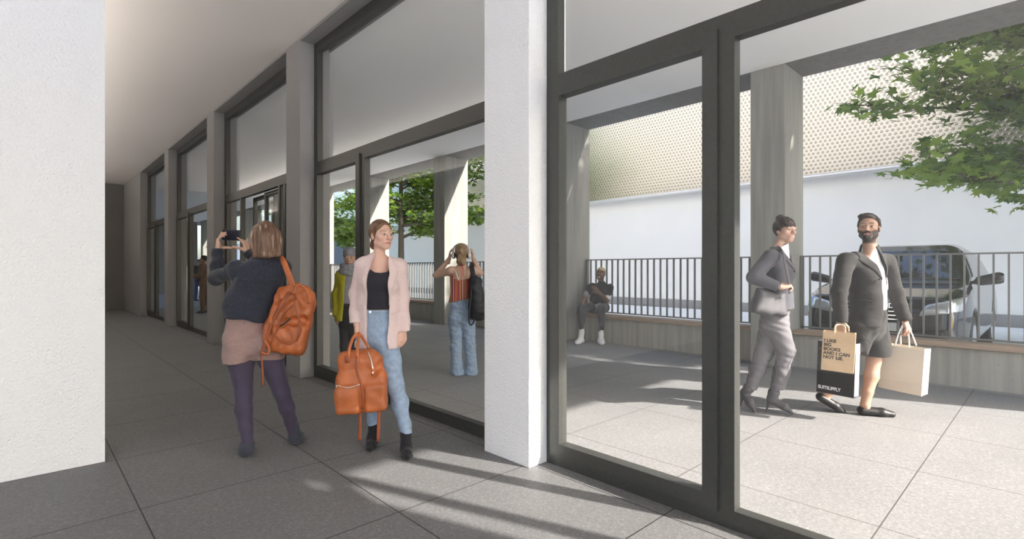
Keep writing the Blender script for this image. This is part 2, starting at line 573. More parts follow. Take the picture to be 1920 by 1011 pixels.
so.rotation_euler = d.to_track_quat('Z', 'Y').to_euler()
so.location = d * 30
link(so)

# added fill lamp on an added ledge, out of view, brightening the hall ceiling
struct(MB().box(-.7, -.42, 5.2, 20.6, 3.05, 3.12).build('ledge_added', M['shaded_plaster']), 'added ledge out of view under the fill lamp for the hall ceiling')
def uplight(y, ln, x, w, e):
    l = bpy.data.lights.new('uplight', 'AREA')
    l.shape = 'RECTANGLE'
    l.size, l.size_y = w, ln
    l.energy = e
    l.color = (1, .93, .86)
    o = bpy.data.objects.new('uplight', l)
    o.location = (x, y, 3.16)
    o.rotation_euler = (math.radians(180), 0, 0)
    link(o)
uplight(12.9, 15.2, -.56, .2, FILL)
cam = bpy.data.cameras.new('camera')
cam.sensor_width = 36
cam.lens = 36 * 968.0 / 1920
cam.clip_end = 300
co = bpy.data.objects.new('camera', cam)
co.location = (0, 0, 1.30)
co.rotation_euler = (math.radians(90), 0, -TH)
link(co)
S.camera = co
# ------------------------------------------------------------------ organic shapes: signed-distance blocks meshed by surface nets
BIG = 9.0

def _mesh_nets(F, lo, h):
    ins = F < 0
    n = ins[:-1, :-1, :-1].astype(np.int8)
    for dx, dy, dz in ((1,0,0),(0,1,0),(1,1,0),(0,0,1),(1,0,1),(0,1,1),(1,1,1)):
        n = n + ins[dx:ins.shape[0]-1+dx, dy:ins.shape[1]-1+dy, dz:ins.shape[2]-1+dz]
    act = (n > 0) & (n < 8)
    I = np.argwhere(act)
    if len(I) == 0:
        return np.zeros((0, 3)), np.zeros((0, 4), int)
    idx = np.full(act.shape, -1, np.int64)
    idx[act] = np.arange(len(I))
    corner = np.array([(c & 1, c >> 1 & 1, c >> 2 & 1) for c in range(8)])
    V = np.stack([F[I[:, 0]+c[0], I[:, 1]+c[1], I[:, 2]+c[2]] for c in corner], 1)
    acc = np.zeros((len(I), 3)); cnt = np.zeros(len(I))
    for a in range(8):
        for b in range(a + 1, 8):
            d = corner[a] ^ corner[b]
            if d.sum() != 1:
                continue
            cr = (V[:, a] < 0) != (V[:, b] < 0)
            t = np.where(cr, V[:, a] / np.where(cr, V[:, a] - V[:, b], 1), 0)
            p = corner[a] + t[:, None] * (corner[b] - corner[a])
            acc[cr] += p[cr]; cnt[cr] += 1
    verts = (I + acc / cnt[:, None]) * h + lo
    quads = []
    for ax in range(3):
        sl0 = [slice(None)] * 3; sl1 = [slice(None)] * 3
        sl0[ax] = slice(0, -1); sl1[ax] = slice(1, None)
        A, B = ins[tuple(sl0)], ins[tuple(sl1)]
        E = np.argwhere(A != B)
        o1, o2 = [(1, 2), (2, 0), (0, 1)][ax]
        ok = (E[:, o1] > 0) & (E[:, o2] > 0) & (E[:, o1] < ins.shape[o1] - 1) & (E[:, o2] < ins.shape[o2] - 1)
        E = E[ok]
        def at(d1, d2):
            q = E.copy(); q[:, o1] -= d1; q[:, o2] -= d2
            return idx[q[:, 0], q[:, 1], q[:, 2]]
        q = np.stack([at(1, 1), at(0, 1), at(0, 0), at(1, 0)], 1)
        fl = ~A[E[:, 0], E[:, 1], E[:, 2]]
        q[fl] = q[fl][:, ::-1]
        quads.append(q)
    Q = np.concatenate(quads)
    return verts, Q[(Q >= 0).all(1)]

def V3(*p):
    return np.array(p, float)

class F3:
    """a block of signed distance, blended from rounded limbs and ellipsoids"""
    def __init__(s, lo, hi, h):
        s.lo = np.array(lo, float); s.h = h
        n = np.ceil((np.array(hi) - s.lo) / h).astype(int) + 1
        s.ax = [s.lo[i] + h * np.arange(n[i]) for i in range(3)]
        s.F = np.full(n, BIG, np.float32)
    def copy(s):
        c = F3.__new__(F3)
        c.lo, c.h, c.ax, c.F = s.lo, s.h, s.ax, s.F.copy()
        return c
    def blk(s, lo, hi):
        sl = []
        for i in range(3):
            a = int(np.clip(np.floor((lo[i] - s.lo[i]) / s.h), 0, len(s.ax[i])))
            b = int(np.clip(np.ceil((hi[i] - s.lo[i]) / s.h) + 1, 0, len(s.ax[i])))
            sl.append(slice(a, b))
        return tuple(sl)
    def grid(s, sl):
        return np.meshgrid(s.ax[0][sl[0]], s.ax[1][sl[1]], s.ax[2][sl[2]], indexing='ij', sparse=True)
    def _comb(s, sl, d, k, mode):
        f = s.F[sl]
        if mode == 'cut':
            d = -d
            if k:
                hh = np.maximum(k - np.abs(f - d), 0) / k
                s.F[sl] = np.maximum(f, d) + hh * hh * k * .25
            else:
                s.F[sl] = np.maximum(f, d)
        elif k:
            hh = np.maximum(k - np.abs(f - d), 0) / k
            s.F[sl] = np.minimum(f, d) - hh * hh * k * .25
        else:
            s.F[sl] = np.minimum(f, d)
    def limb(s, a, b, ra, rb=None, k=.02, mode='add', sq=None):
        """rounded cone a->b; sq=(direction, factor) widens (>1) or flattens (<1) the section along a direction"""
        a, b = np.array(a, float), np.array(b, float)
        rb = ra if rb is None else rb
        f = max(1.0, sq[1]) if sq else 1.0
        m = max(ra, rb) * f + k + .03
        sl = s.blk(np.minimum(a, b) - m, np.maximum(a, b) + m)
        X, Y, Z = s.grid(sl)
        P = [X - a[0], Y - a[1], Z - a[2]]
        ba = b - a
        if sq:
            n = np.array(sq[0], float); n /= np.linalg.norm(n)
            g = 1 / sq[1] - 1
            dn = P[0] * n[0] + P[1] * n[1] + P[2] * n[2]
            P = [P[i] + g * n[i] * dn for i in range(3)]
            ba = ba + g * n * ba.dot(n)
        L = max(ba.dot(ba), 1e-9)
        t = np.clip((P[0] * ba[0] + P[1] * ba[1] + P[2] * ba[2]) / L, 0, 1)
        d = np.sqrt((P[0] - t * ba[0]) ** 2 + (P[1] - t * ba[1]) ** 2 + (P[2] - t * ba[2]) ** 2) - (ra + (rb - ra) * t)
        if sq and sq[1] < 1:
            d = d * sq[1] ** .5
        s._comb(sl, d.astype(np.float32), k, mode)
        return s
    def chain(s, pts, k=.02, mode='add', sq=None):
        """pts: (x, y, z, r) nodes"""
        for p, q in zip(pts, pts[1:]):
            s.limb(p[:3], q[:3], p[3], q[3], k, mode, sq)
        return s
    def ell(s, c, r, k=.02, mode='add', rot=None):
        """ellipsoid, rot = 3x3 matrix whose rows are the local axes"""
        c = np.array(c, float); r = np.array(r, float)
        m = r.max() + k + .03
        sl = s.blk(c - m, c + m)
        X, Y, Z = s.grid(sl)
        P = [X - c[0], Y - c[1], Z - c[2]]
        if rot is not None:
            P = [P[0] * w[0] + P[1] * w[1] + P[2] * w[2] for w in rot]
        q0 = np.sqrt((P[0] / r[0]) ** 2 + (P[1] / r[1]) ** 2 + (P[2] / r[2]) ** 2)
        q1 = np.sqrt((P[0] / r[0] ** 2) ** 2 + (P[1] / r[1] ** 2) ** 2 + (P[2] / r[2] ** 2) ** 2)
        d = q0 * (q0 - 1) / np.maximum(q1, 1e-6)
        s._comb(sl, d.astype(np.float32), k, mode)
        return s
    def box(s, c, r, rnd=.01, k=.0, mode='add', rot=None):
        c = np.array(c, float); r = np.array(r, float)
        m = np.linalg.norm(r) + k + rnd + .03
        sl = s.blk(c - m, c + m)
        X, Y, Z = s.grid(sl)
        P = [X - c[0], Y - c[1], Z - c[2]]
        if rot is not None:
            P = [P[0] * w[0] + P[1] * w[1] + P[2] * w[2] for w in rot]
        q = [np.abs(P[i]) - (r[i] - rnd) for i in range(3)]
        out = np.sqrt(sum(np.maximum(x, 0) ** 2 for x in q))
        ins = np.minimum(np.maximum(np.maximum(q[0], q[1]), q[2]), 0)
        s._comb(sl, (out + ins - rnd).astype(np.float32), k, mode)
        return s
    def plane(s, p, n, k=0):
        """keep only the side the normal points away from"""
        n = np.array(n, float); n /= np.linalg.norm(n)
        X, Y, Z = s.grid((slice(None),) * 3)
        d = (X - p[0]) * n[0] + (Y - p[1]) * n[1] + (Z - p[2]) * n[2]
        d = np.broadcast_to(d, s.F.shape)
        if k:
            hh = np.maximum(k - np.abs(s.F - d), 0) / k
            s.F = (np.maximum(s.F, d) + hh * hh * k * .25).astype(np.float32)
        else:
            s.F = np.maximum(s.F, d).astype(np.float32)
        return s
    def poly(s, pts, u=(1, 0, 0), v=(0, 0, 1), o=(0, 0, 0), side=None, mode='keep', d0=0.0, k=0):
        """keep (or cut) what projects into a polygon of (u, v) points; side=(point, normal) limits it to one half space"""
        X, Y, Z = s.grid((slice(None),) * 3)
        U = (X - o[0]) * u[0] + (Y - o[1]) * u[1] + (Z - o[2]) * u[2]
        W = (X - o[0]) * v[0] + (Y - o[1]) * v[1] + (Z - o[2]) * v[2]
        U, W = np.broadcast_arrays(U, W)
        d2 = np.full(U.shape, 1e6, np.float32)
        inside = np.zeros(U.shape, bool)
        n = len(pts)
        for i in range(n):
            (ax, ay), (bx, by) = pts[i], pts[(i + 1) % n]
            ex, ey = bx - ax, by - ay
            wx, wy = U - ax, W - ay
            t = np.clip((wx * ex + wy * ey) / max(ex * ex + ey * ey, 1e-9), 0, 1)
            d2 = np.minimum(d2, (wx - t * ex) ** 2 + (wy - t * ey) ** 2)
            c = ((ay > W) != (by > W))
            if by != ay:
                inside ^= c & (U < (bx - ax) * (W - ay) / (by - ay) + ax)
        d = np.sqrt(d2) * np.where(inside, -1, 1) - d0
        d = np.broadcast_to(d, s.F.shape)
        if side is not None:
            p, nn = side
            nn = np.array(nn, float); nn /= np.linalg.norm(nn)
            e = (X - p[0]) * nn[0] + (Y - p[1]) * nn[1] + (Z - p[2]) * nn[2]
            d = np.maximum(d, np.broadcast_to(e, s.F.shape))
        d = d if mode == 'keep' else -d
        if k:
            hh = np.maximum(k - np.abs(s.F - d), 0) / k
            s.F = (np.maximum(s.F, d) + hh * hh * k * .25).astype(np.float32)
        else:
            s.F = np.maximum(s.F, d).astype(np.float32)
        return s
    def grow(s, r):
        s.F = s.F - np.float32(r)
        return s
    def shell(s, other, r):
        """what lies within r outside another block (same grid)"""
        return s
    def minus(s, o, r=0.0):
        s.F = np.maximum(s.F, -(o.F - np.float32(r)))
        return s
    def plus(s, o, k=0):
        f, d = s.F, o.F
        if k:
            hh = np.maximum(k - np.abs(f - d), 0) / k
            s.F = np.minimum(f, d) - hh * hh * k * .25
        else:
            s.F = np.minimum(f, d)
        return s
    def wrinkle(s, amp, freq=(30, 30, 14), seed=0, where=None):
        """cloth folds: a sum of warped waves"""
        X, Y, Z = s.grid((slice(None),) * 3)
        r = np.random.RandomState(seed)
        w = 0
        for i in range(5):
            f = r.normal(0, 1, 3) * np.array(freq)
            ph = r.uniform(0, 6.28)
            w = w + np.sin(X * f[0] + Y * f[1] + Z * f[2] + ph + 1.3 * np.sin(X * f[1] * .6 + Z * f[0] * .5 + i))
        w = w * (amp / 2.2)
        if where is not None:
            w = w * where(X, Y, Z)
        s.F = (s.F + w).astype(np.float32)
        return s
    def mesh(s, relax=1):
        F = np.pad(s.F, 1, constant_values=BIG)
        v, q = _mesh_nets(F, s.lo - s.h, s.h)
        for _ in range(relax):
            v = _relax(v, q)
        return v, q

def _relax(v, q, f=.5):
    acc = np.zeros_like(v); cnt = np.zeros(len(v))
    for a, b in ((0, 1), (1, 2), (2, 3), (3, 0)):
        np.add.at(acc, q[:, a], v[q[:, b]]); np.add.at(acc, q[:, b], v[q[:, a]])
        np.add.at(cnt, q[:, a], 1); np.add.at(cnt, q[:, b], 1)
    ok = cnt > 0
    v = v.copy()
    v[ok] = v[ok] * (1 - f) + f * acc[ok] / cnt[ok][:, None]
    return v

def solid(name, fields, m, parent=None, color=None, relax=1, loc=None):
    """one mesh object out of one or several blocks; color(xyz) gives the Col attribute"""
    if isinstance(fields, F3):
        fields = [fields]
    VV, QQ, n = [], [], 0
    for f in fields:
        v, q = f.mesh(relax) if isinstance(f, F3) else f
        VV.append(v); QQ.append(q + n); n += len(v)
    v = np.concatenate(VV); q = np.concatenate(QQ)
    me = bpy.data.meshes.new(name)
    me.vertices.add(len(v)); me.loops.add(len(q) * 4); me.polygons.add(len(q))
    me.vertices.foreach_set('co', v.astype(np.float32).ravel())
    me.loops.foreach_set('vertex_index', q.astype(np.int32).ravel())
    me.polygons.foreach_set('loop_start', np.arange(0, len(q) * 4, 4, dtype=np.int32))
    me.polygons.foreach_set('use_smooth', np.ones(len(q), bool))
    me.update(calc_edges=True)
    me.validate()
    if color is not None:
        c = color(v)
        at = me.color_attributes.new('Col', 'FLOAT_COLOR', 'POINT')
        at.data.foreach_set('color', np.concatenate([c, np.ones((len(v), 1))], 1).astype(np.float32).ravel())
    me.materials.append(m)
    return link(bpy.data.objects.new(name, me), parent)
# ------------------------------------------------------------------ trees
def leaf_shape(r):
    """outline of a lobed maple leaf about 1 long"""
    pts = []
    lobes = [(0, 1.0), (.62, .92), (1.35, .62)]
    out = []
    for s in (1, -1):
        side = [(0.0, 1.0), (.2, .5), (.62, .95), (.8, .42), (1.5, .72), (1.75, .28), (2.6, .25)]
        out.append([(s * rr * math.sin(a) * .75, rr * math.cos(a)) for a, rr in side])
    return out[0] + out[1][:0:-1]

def make_tree(root, segs, leaf_pts, leaf_size, m_leaf, rnd, up=.75):
    """segs: list of (points, radii) for trunk and branches; leaf_pts: where leaves hang"""
    tr = MB()
    for pts, rad in segs[:1]:
        tr.tube(pts, rad, 10)
    tr.build('trunk', M['bark'], root, smooth=True)
    br = MB()
    for pts, rad in segs[1:]:
        br.tube(pts, rad, 5)
    br.build('branches', M['bark'], root, smooth=True)
    base = leaf_shape(1)
    n = len(base)
    vs, fs = [], []
    for c, sz in leaf_pts:
        nrm = Vector((rnd.gauss(0, .5), rnd.gauss(0, .5), up + rnd.random() * .5)).normalized()
        a = rnd.uniform(0, 6.283)
        t = Vector((math.cos(a), math.sin(a), -.35))
        t = (t - nrm * t.dot(nrm)).normalized()
        b = nrm.cross(t)
        k0 = len(vs)
        s = sz * leaf_size
        for (x, y) in base:
            vs.append(Vector(c) + b * (x * s) + t * (y * s) - nrm * (x * x * .25 * s))
        fs.append(tuple(range(k0, k0 + n)))
    me = bpy.data.meshes.new('foliage')
    me.from_pydata(vs, [], fs)
    me.materials.append(m_leaf)
    f = link(bpy.data.objects.new('foliage', me), root)
    f['kind'] = 'stuff'
    return f

def grow_tree(name, loc, height, spread, trunk_h, lean, rnd, n_main, n_leaf, leaf_size, m_leaf, label, group, keep=None, lev=(.0, 1.0), tr=.16):
    root = empty(name, loc)
    tag(root, label, 'tree', group)
    segs = []
    top = Vector((lean[0], lean[1], height))
    trunk = [Vector((0, 0, -.1)), Vector((0, 0, trunk_h * .5)), Vector((lean[0] * .2, lean[1] * .2, trunk_h)), Vector((lean[0] * .6, lean[1] * .6, (trunk_h + height) * .55)), top]
    segs.append((trunk, [tr, tr * .8, tr * .68, tr * .4, .03]))
    leaves = []
    def branch(p, d, L, r, depth):
        if not 8.7 < (p + Vector(loc)).x < 15.9:
            return
        pts = [p]
        rad = [r]
        n = 5
        q = p.copy()
        dd = d.copy()
        for i in range(n):
            dd = (dd + Vector((rnd.gauss(0, .14), rnd.gauss(0, .14), rnd.gauss(-.0, .09)))).normalized()
            q = q + dd * (L / n)
            if not 8.75 < (q + Vector(loc)).x < 15.8:
                break
            pts.append(q.copy())
            rad.append(r * (1 - (i + 1) / n * .8))
            if depth < 2:
                for s in range(2 if depth == 0 else 2):
                    a = rnd.uniform(0, 6.283)
                    side = Vector((math.cos(a), math.sin(a), rnd.uniform(-.15, .35)))
                    nd_ = (dd * .75 + side * .85).normalized()
                    branch(q.copy(), nd_, L * rnd.uniform(.34, .5), r * .45, depth + 1)
            if depth >= 1:
                leaves.append((q.copy(), .16 + .1 * (2 - depth)))
        if len(pts) > 1:
            segs.append((pts, rad))
    for i in range(n_main):
        t = (i + .5) / n_main
        z = trunk_h + (height - trunk_h) * (lev[0] + t * (lev[1] - lev[0])) * .92
        a = i * 2.4 + rnd.uniform(-.3, .3)
        env = spread * (1 - .55 * abs(t - .35))
        fr = z / height
        p = Vector((lean[0] * max(0, fr - .2), lean[1] * max(0, fr - .2), z))
        branch(p, Vector((math.cos(a), math.sin(a), .12 + .55 * t)).normalized(), env, tr * .42 * (1 - .5 * t), 0)
    pts = []
    while len(pts) < n_leaf:
        c, s = rnd.choice(leaves)
        q = c + Vector((rnd.gauss(0, s), rnd.gauss(0, s), rnd.gauss(-.02, s * .42)))
        if not 8.4 < (q + Vector(loc)).x < 15.95:
            continue
        if keep is None or keep(q + Vector(loc)):
            pts.append((q, rnd.uniform(.6, 1.15)))
    make_tree(root, segs, pts, leaf_size, m_leaf, rnd)
    return root

rt = random.Random(11)
grow_tree('maple_tree', (11.3, -1.75, -.02), 7.5, 3.2, 2.15, (.1, -.1), rt, 34, 42000, .2, M['leaf'],
          'green maple tree reaching into the picture above the black car', None, tr=.15)
grow_tree('maple_tree', (11.4, 18.7, -.02), 8.0, 3.4, 2.5, (.1, .2), rt, 20, 16000, .24, M['leaf'],
          'green maple tree with a dark trunk seen behind the blonde woman', None, tr=.17)
grow_tree('maple_tree', (11.8, 28.5, -.02), 8.0, 3.2, 2.6, (-.1, .2), rt, 14, 7000, .2, M['leaf'],
          'distant maple tree seen above the person in the yellow coat', None)

# ------------------------------------------------------------------ car, nose towards the railing (front = -x)
M['car'] = mat('black_car_paint', (.015, .015, .017), .14, metal=.0, spec=.5, coat=.5)
M['car_glass'] = mat('car_glass', (.03, .035, .04), .04, spec=.9)
M['tyre'] = mat('tyre_rubber', (.02, .02, .02), .8)
M['chrome'] = mat('chrome', (.8, .8, .8), .12, metal=1.0)
M['car_grille'] = mat('car_grille', (.015, .015, .015), .4)
M['lamp_glass'] = mat('lamp_glass', (.55, .58, .6), .08, metal=.6)
M['plate'] = mat('plate_white', (.75, .75, .75), .5)
def make_car():
    r = empty('car', (8.45, 1.72, -.02))
    tag(r, 'black car parked nose-in behind the railing', 'car')
    h = .022
    def prof(pts, half, rnd, taper):
        f = F3((-.2, -1.1, .1), (4.9, 1.1, 1.9), h)
        f.F[:] = -1
        X, Y, Z = f.grid((slice(None),) * 3)
        f.poly(pts, u=(1, 0, 0), v=(0, 0, 1))
        w = half(X, Z)
        d = np.broadcast_to(np.abs(Y) - w, f.F.shape)
        k = rnd
        hh = np.maximum(k - np.abs(f.F - d), 0) / k
        f.F = (np.maximum(f.F, d) + hh * hh * k * .25).astype(np.float32)
        return f
    body = prof([(0.02, .32), (-.02, .55), (.03, .78), (.16, .95), (.7, 1.06), (1.25, 1.13), (4.4, 1.16), (4.72, 1.0), (4.75, .4), (4.5, .28), (.3, .25)],
                lambda X, Z: .97 - .16 * np.clip((.9 - X) / .9, 0, 1) ** 2 - .04 * np.clip((Z - .7) / .4, 0, 1), .16, 0)
    cab = prof([(1.15, 1.08), (1.95, 1.62), (2.2, 1.71), (2.8, 1.75), (4.0, 1.68), (4.3, 1.58), (4.62, 1.1)],
               lambda X, Z: .93 - .26 * np.clip((Z - 1.05) / .7, 0, 1) ** 1.2, .2, 0)
    body.plus(cab, .05)
    for x in (.95, 3.75):
        for s in (1, -1):
            body.limb((x, s * .80, .36), (x, s * 1.1, .36), .41, .41, 0, 'cut')
    glass = body.copy()
    cutb = body.copy()
    solid('body', body, M['car'], r)
    wind = glass.copy().grow(.008)
    wind.poly([(-.78, 1.17), (.78, 1.17), (.62, 1.60), (.5, 1.63), (-.5, 1.63), (-.62, 1.60)], u=(0, 1, 0), v=(0, 0, 1), side=((2.3, 0, 0), (1, 0, 0)))
    solid('windshield', wind, M['car_glass'], r)
    for s in (1, -1):
        sw = glass.copy().grow(.008)
        sw.poly([(1.55, 1.2), (2.1, 1.62), (2.9, 1.66), (3.9, 1.6), (4.2, 1.2)], side=((0, s * .3, 0), (0, -s, 0)))
        solid('side_window', sw, M['car_glass'], r)
    gr = cutb.copy().grow(.012)
    gr.poly([(-.36, .62), (.36, .62), (.42, .9), (-.42, .9)], u=(0, 1, 0), v=(0, 0, 1), side=((.35, 0, 0), (1, 0, 0)))
    go = solid('grille', gr, M['car_grille'], r)
    for k in range(5):
        MB().box(-.035, -.012, -.4, .4, .65 + k * .052, .665 + k * .052).build('grille_bar', M['chrome'], go)
    MB().prism([(math.cos(a) * .055, .78 + math.sin(a) * .055) for a in [i * .5236 for i in range(12)]], -.055, -.03, 'x').build('badge', M['chrome'], go)
    lo = cutb.copy().grow(.01)
    lo.poly([(-.7, .32), (.7, .32), (.74, .52), (-.74, .52)], u=(0, 1, 0), v=(0, 0, 1), side=((.4, 0, 0), (1, 0, 0)))
    solid('lower_grille', lo, M['car_grille'], r)
    for s in (1, -1):
        hl = cutb.copy().grow(.012)
        hl.poly([(s * .47, .70), (s * .55, .86), (s * .92, .97), (s * .9, .78)], u=(0, 1, 0), v=(0, 0, 1), side=((.6, 0, 0), (1, 0, 0)))
        solid('headlight', hl, M['lamp_glass'], r)
        mr = F3((1.3, s * 1.02 - .2, 1.0), (1.75, s * 1.02 + .2, 1.4), .015)
        mr.limb((1.5, s * .98, 1.16), (1.5, s * 1.16, 1.2), .07, .085, .03, sq=((1, 0, 0), .9))
        mr.limb((1.5, s * .88, 1.13), (1.5, s * 1.0, 1.15), .025, .03, .03)
        solid('wing_mirror', mr, M['car'], r)
    MB().box(-.045, -.03, -.26, .26, .5, .61).build('number_plate', M['plate'], r)
    for x in (.95, 3.75):
        for s in (1, -1):
            n = 28
            w = MB()
            ring = lambda rad: [(x + rad * math.cos(2 * math.pi * i / n), .36 + rad * math.sin(2 * math.pi * i / n)) for i in range(n)]
            w.prism(ring(.36), s * .74, s * .95, 'y')
            wo = w.build('wheel', M['tyre'], r, bevel=.03)
            q = MB().prism(ring(.24), s * .90, s * .955, 'y')
            q.build('rim', M['chrome'], wo)
    return r
make_car()
# ------------------------------------------------------------------ people: shared anatomy
MB.SUB = 4
CT, ST_ = math.cos(TH), math.sin(TH)

def nrm(v):
    v = np.array(v, float)
    return v / np.linalg.norm(v)

def spot(px, dist):
    """place on the floor that lies dist metres ahead of the viewer and px columns across the 1920 wide frame"""
    r = (px - 960) / 968.0 * dist
    return (CT * r + ST_ * dist, -ST_ * r + CT * dist, 0)

class Person:
    """local frame: x to the viewer's right, y away from the viewer, z up, origin on the floor"""
    def __init__(s, px, dist, label, group=None, z=0.0, name='person'):
        s.d = dist
        s.x0 = (px - 960) / 968.0 * dist
        s.root = empty(name, spot(px, dist)[:2] + (z,), -TH)
        s.z = z
        tag(s.root, label, 'person', group)
    def J(s, px, py, dd=0.0):
        """joint measured on the photograph, dd metres behind the base"""
        d = s.d + dd
        return V3((px - 960) / 968.0 * d - s.x0, dd, 1.3 - (py - 505.5) / 968.0 * d - s.z)
    def P2(s, pts, dd=0.0):
        return [(float(q[0]), float(q[2])) for q in (s.J(a, b, dd) for a, b in pts)]
    def R(s, p, r):
        return (p[0], p[1], p[2], r)

def prop(name, px, dist, label, cat, group=None, z=0.0):
    """a held or worn thing in the same kind of frame"""
    q = Person.__new__(Person)
    q.d, q.x0, q.z = dist, (px - 960) / 968.0 * dist, z
    q.root = empty(name, spot(px, dist)[:2] + (z,), -TH)
    tag(q.root, label, cat, group)
    return q

def axes(f, u):
    f = nrm(f); u = np.array(u, float); u = nrm(u - f * u.dot(f))
    return np.cross(f, u), f, u      # lateral, forward, up

class Head:
    def __init__(s, c, f, u=(0, 0, 1), k=1.0, male=False, skin=(.62, .40, .30), lip=(.45, .16, .14), brow=(.12, .07, .04), beard=None, iris=(.04, .025, .018), smile=0.0, hide=False):
        s.c, s.k = np.array(c, float), k
        s.l, s.f, s.u = axes(f, u)
        s.rot = (s.l, s.f, s.u)
        s.skin, s.lip, s.brow, s.beard, s.iris, s.smile, s.male = map(lambda x: x, (np.array(skin), np.array(lip), np.array(brow), beard, np.array(iris), smile, male))
    def p(s, a, b, c):
        return s.c + s.k * (s.l * a + s.f * b + s.u * c)
    def E(s, F, c, r, k=.012, mode='add'):
        F.ell(s.p(*c), np.array(r) * s.k, k * s.k, mode, s.rot)
    def L(s, F, a, b, ra, rb=None, k=.01, mode='add'):
        F.limb(s.p(*a), s.p(*b), ra * s.k, None if rb is None else rb * s.k, k * s.k, mode)
    def skull(s, F, g=0.0):
        s.E(F, (0, -.014, .030), (.073 + g, .093 + g, .086 + g), .02)
        s.E(F, (0, .020, -.032), (.059 + g, .066 + g, .080 + g), .03)
    def field(s, h=.0027, neck=None):
        m = .15 * s.k
        lo, hi = s.c - m, s.c + m
        if neck is not None:
            lo = np.minimum(lo, np.array(neck) - .085); hi = np.maximum(hi, np.array(neck) + .085)
        F = F3(lo, hi, h)
        s.skull(F)
        j = .006 if s.male else 0
        s.E(F, (0, .058, -.094), (.028 + j, .026, .020 + j), .03)
        for q in (1, -1):
            s.E(F, (q * (.043 + j), .006, -.062), (.02, .03, .022), .03)
            s.E(F, (q * .044, .052, -.020), (.022, .022, .018), .025)
        s.L(F, (-.036, .076, .022), (.036, .076, .022), .013, k=.02)
        for q in (1, -1):
            s.E(F, (q * .0315, .104, .000), (.021, .020, .014), .014, 'cut')
        s.L(F, (0, .083, .014), (0, .108, -.030), .0085, .0125, .012)
        for q in (1, -1):
            s.L(F, (q * .011, .096, -.034), (q * .007, .104, -.034), .008, k=.006)
            s.E(F, (q * .031, .074, .0005), (.0145, .0135, .0135), .002)
            s.L(F, (q * .019, .083, .010), (q * .045, .075, .008), .0045, k=.006)
        s.E(F, (0, .074, -.064), (.032, .020, .026), .015)
        z = -.060
        w = .023 + .006 * s.smile
        up = .007 * s.smile
        for q in (1, -1):
            s.L(F, (q * w, .080, z - .004 + up), (0, .0925, z), .004, .0052, .004)
            s.L(F, (q * w * .9, .081, z - .006 + up), (0, .0915, z - .0105 - .003 * s.smile), .004, .006, .004)
            # ears
            s.E(F, (q * .0745, -.006, -.008), (.009, .018, .031), .008)
            s.E(F, (q * .084, -.002, -.006), (.006, .009, .016), .004, 'cut')
        if neck is not None:
            F.limb(s.p(0, -.028, -.05), neck, (.050 if s.male else .041) * s.k, (.054 if s.male else .047) * s.k, .02)
        return F
    def local(s, v):
        d = (v - s.c) / s.k
        return d @ s.l, d @ s.f, d @ s.u
    def color(s, v):
        a, b, c = s.local(v)
        col = np.tile(s.skin, (len(v), 1)).astype(float)
        near = (np.abs(a) < .12) & (np.abs(b) < .14) & (np.abs(c) < .14)
        fr = near & (b > .03)
        def mix(m, t):
            m = np.clip(m, 0, 1)[:, None]
            return col * (1 - m) + np.array(t) * m
        A = np.abs(a)
        # cheeks, lips
        ch = np.exp(-((A - .04) / .02) ** 2 - ((c + .03) / .022) ** 2) * fr
        col = mix(ch * .22, s.skin * np.array([1.0, .72, .68]))
        w = .026 + .006 * s.smile
        lc = -.066 + .007 * s.smile * (A / w) ** 2
        lp = (1 - (A / w) ** 2 - ((c - lc) / .0110) ** 2)
        if s.beard is not None:
            jaw = np.clip((-.030 - c + .35 * np.clip(A - .035, 0, 1)) / .012, 0, 1) * np.clip((b + .012) / .02, 0, 1) * near
            jaw = np.maximum(jaw, np.clip((A - .05) / .008, 0, 1) * np.clip((.008 - c) / .01, 0, 1) * np.clip((b - .0) / .01, 0, 1) * np.clip((.045 - b) / .01, 0, 1) * near)
            jaw = jaw * np.clip((c + .145) / .02, 0, 1)
            cheek = np.clip((.035 - A) / .01, 0, 1) * np.clip((c + .042) / .006, 0, 1)
            col = mix(jaw * (1 - cheek) * .92, s.beard)
        col = mix(np.clip(lp * 3, 0, 1) * (b > .06) * fr, s.lip)
        if s.smile > .5:
            te = (1 - (A / (w * .72)) ** 2 - ((c - lc) / .006) ** 2)
            col = mix(np.clip(te * 3, 0, 1) * fr * (b > .07), (.8, .76, .7))
        else:
            col = mix(np.exp(-((c - lc) / .0022) ** 2) * (A < w) * fr * (b > .06) * .75, s.lip * .35)
        # nostrils
        col = mix(np.exp(-((A - .008) / .004) ** 2 - ((c + .039) / .0035) ** 2) * fr * .8, s.skin * .3)
        # brows
        bc = .0245 + .004 * np.sin(np.clip((A - .012) / .04, 0, 1) * 2.4) - .05 * np.clip(A - .042, 0, 1)
        br = np.exp(-((c - bc) / .0036) ** 2) * np.clip((A - .011) / .004, 0, 1) * np.clip((.053 - A) / .006, 0, 1)
        col = mix(br * fr * .9, s.brow)
        # eyes
        ax = A - .0315
        op = .0056 * (1 - (ax / .0160) ** 2)
        eye = (np.abs(c + .0005) < op) & (np.abs(ax) < .0165) & fr & (b > .05)
        lid = (np.abs(c - .001) < op + .003) & (np.abs(ax) < .0185) & fr & (b > .05)
        col = mix(lid * .6, s.skin * .3)
        col = mix(eye * 1.0, (.55, .52, .50))
        ir = (ax ** 2 + (c + .0005) ** 2) < .0060 ** 2
        col = mix((eye & ir) * 1.0, s.iris)
        return np.clip(col, 0, 1)

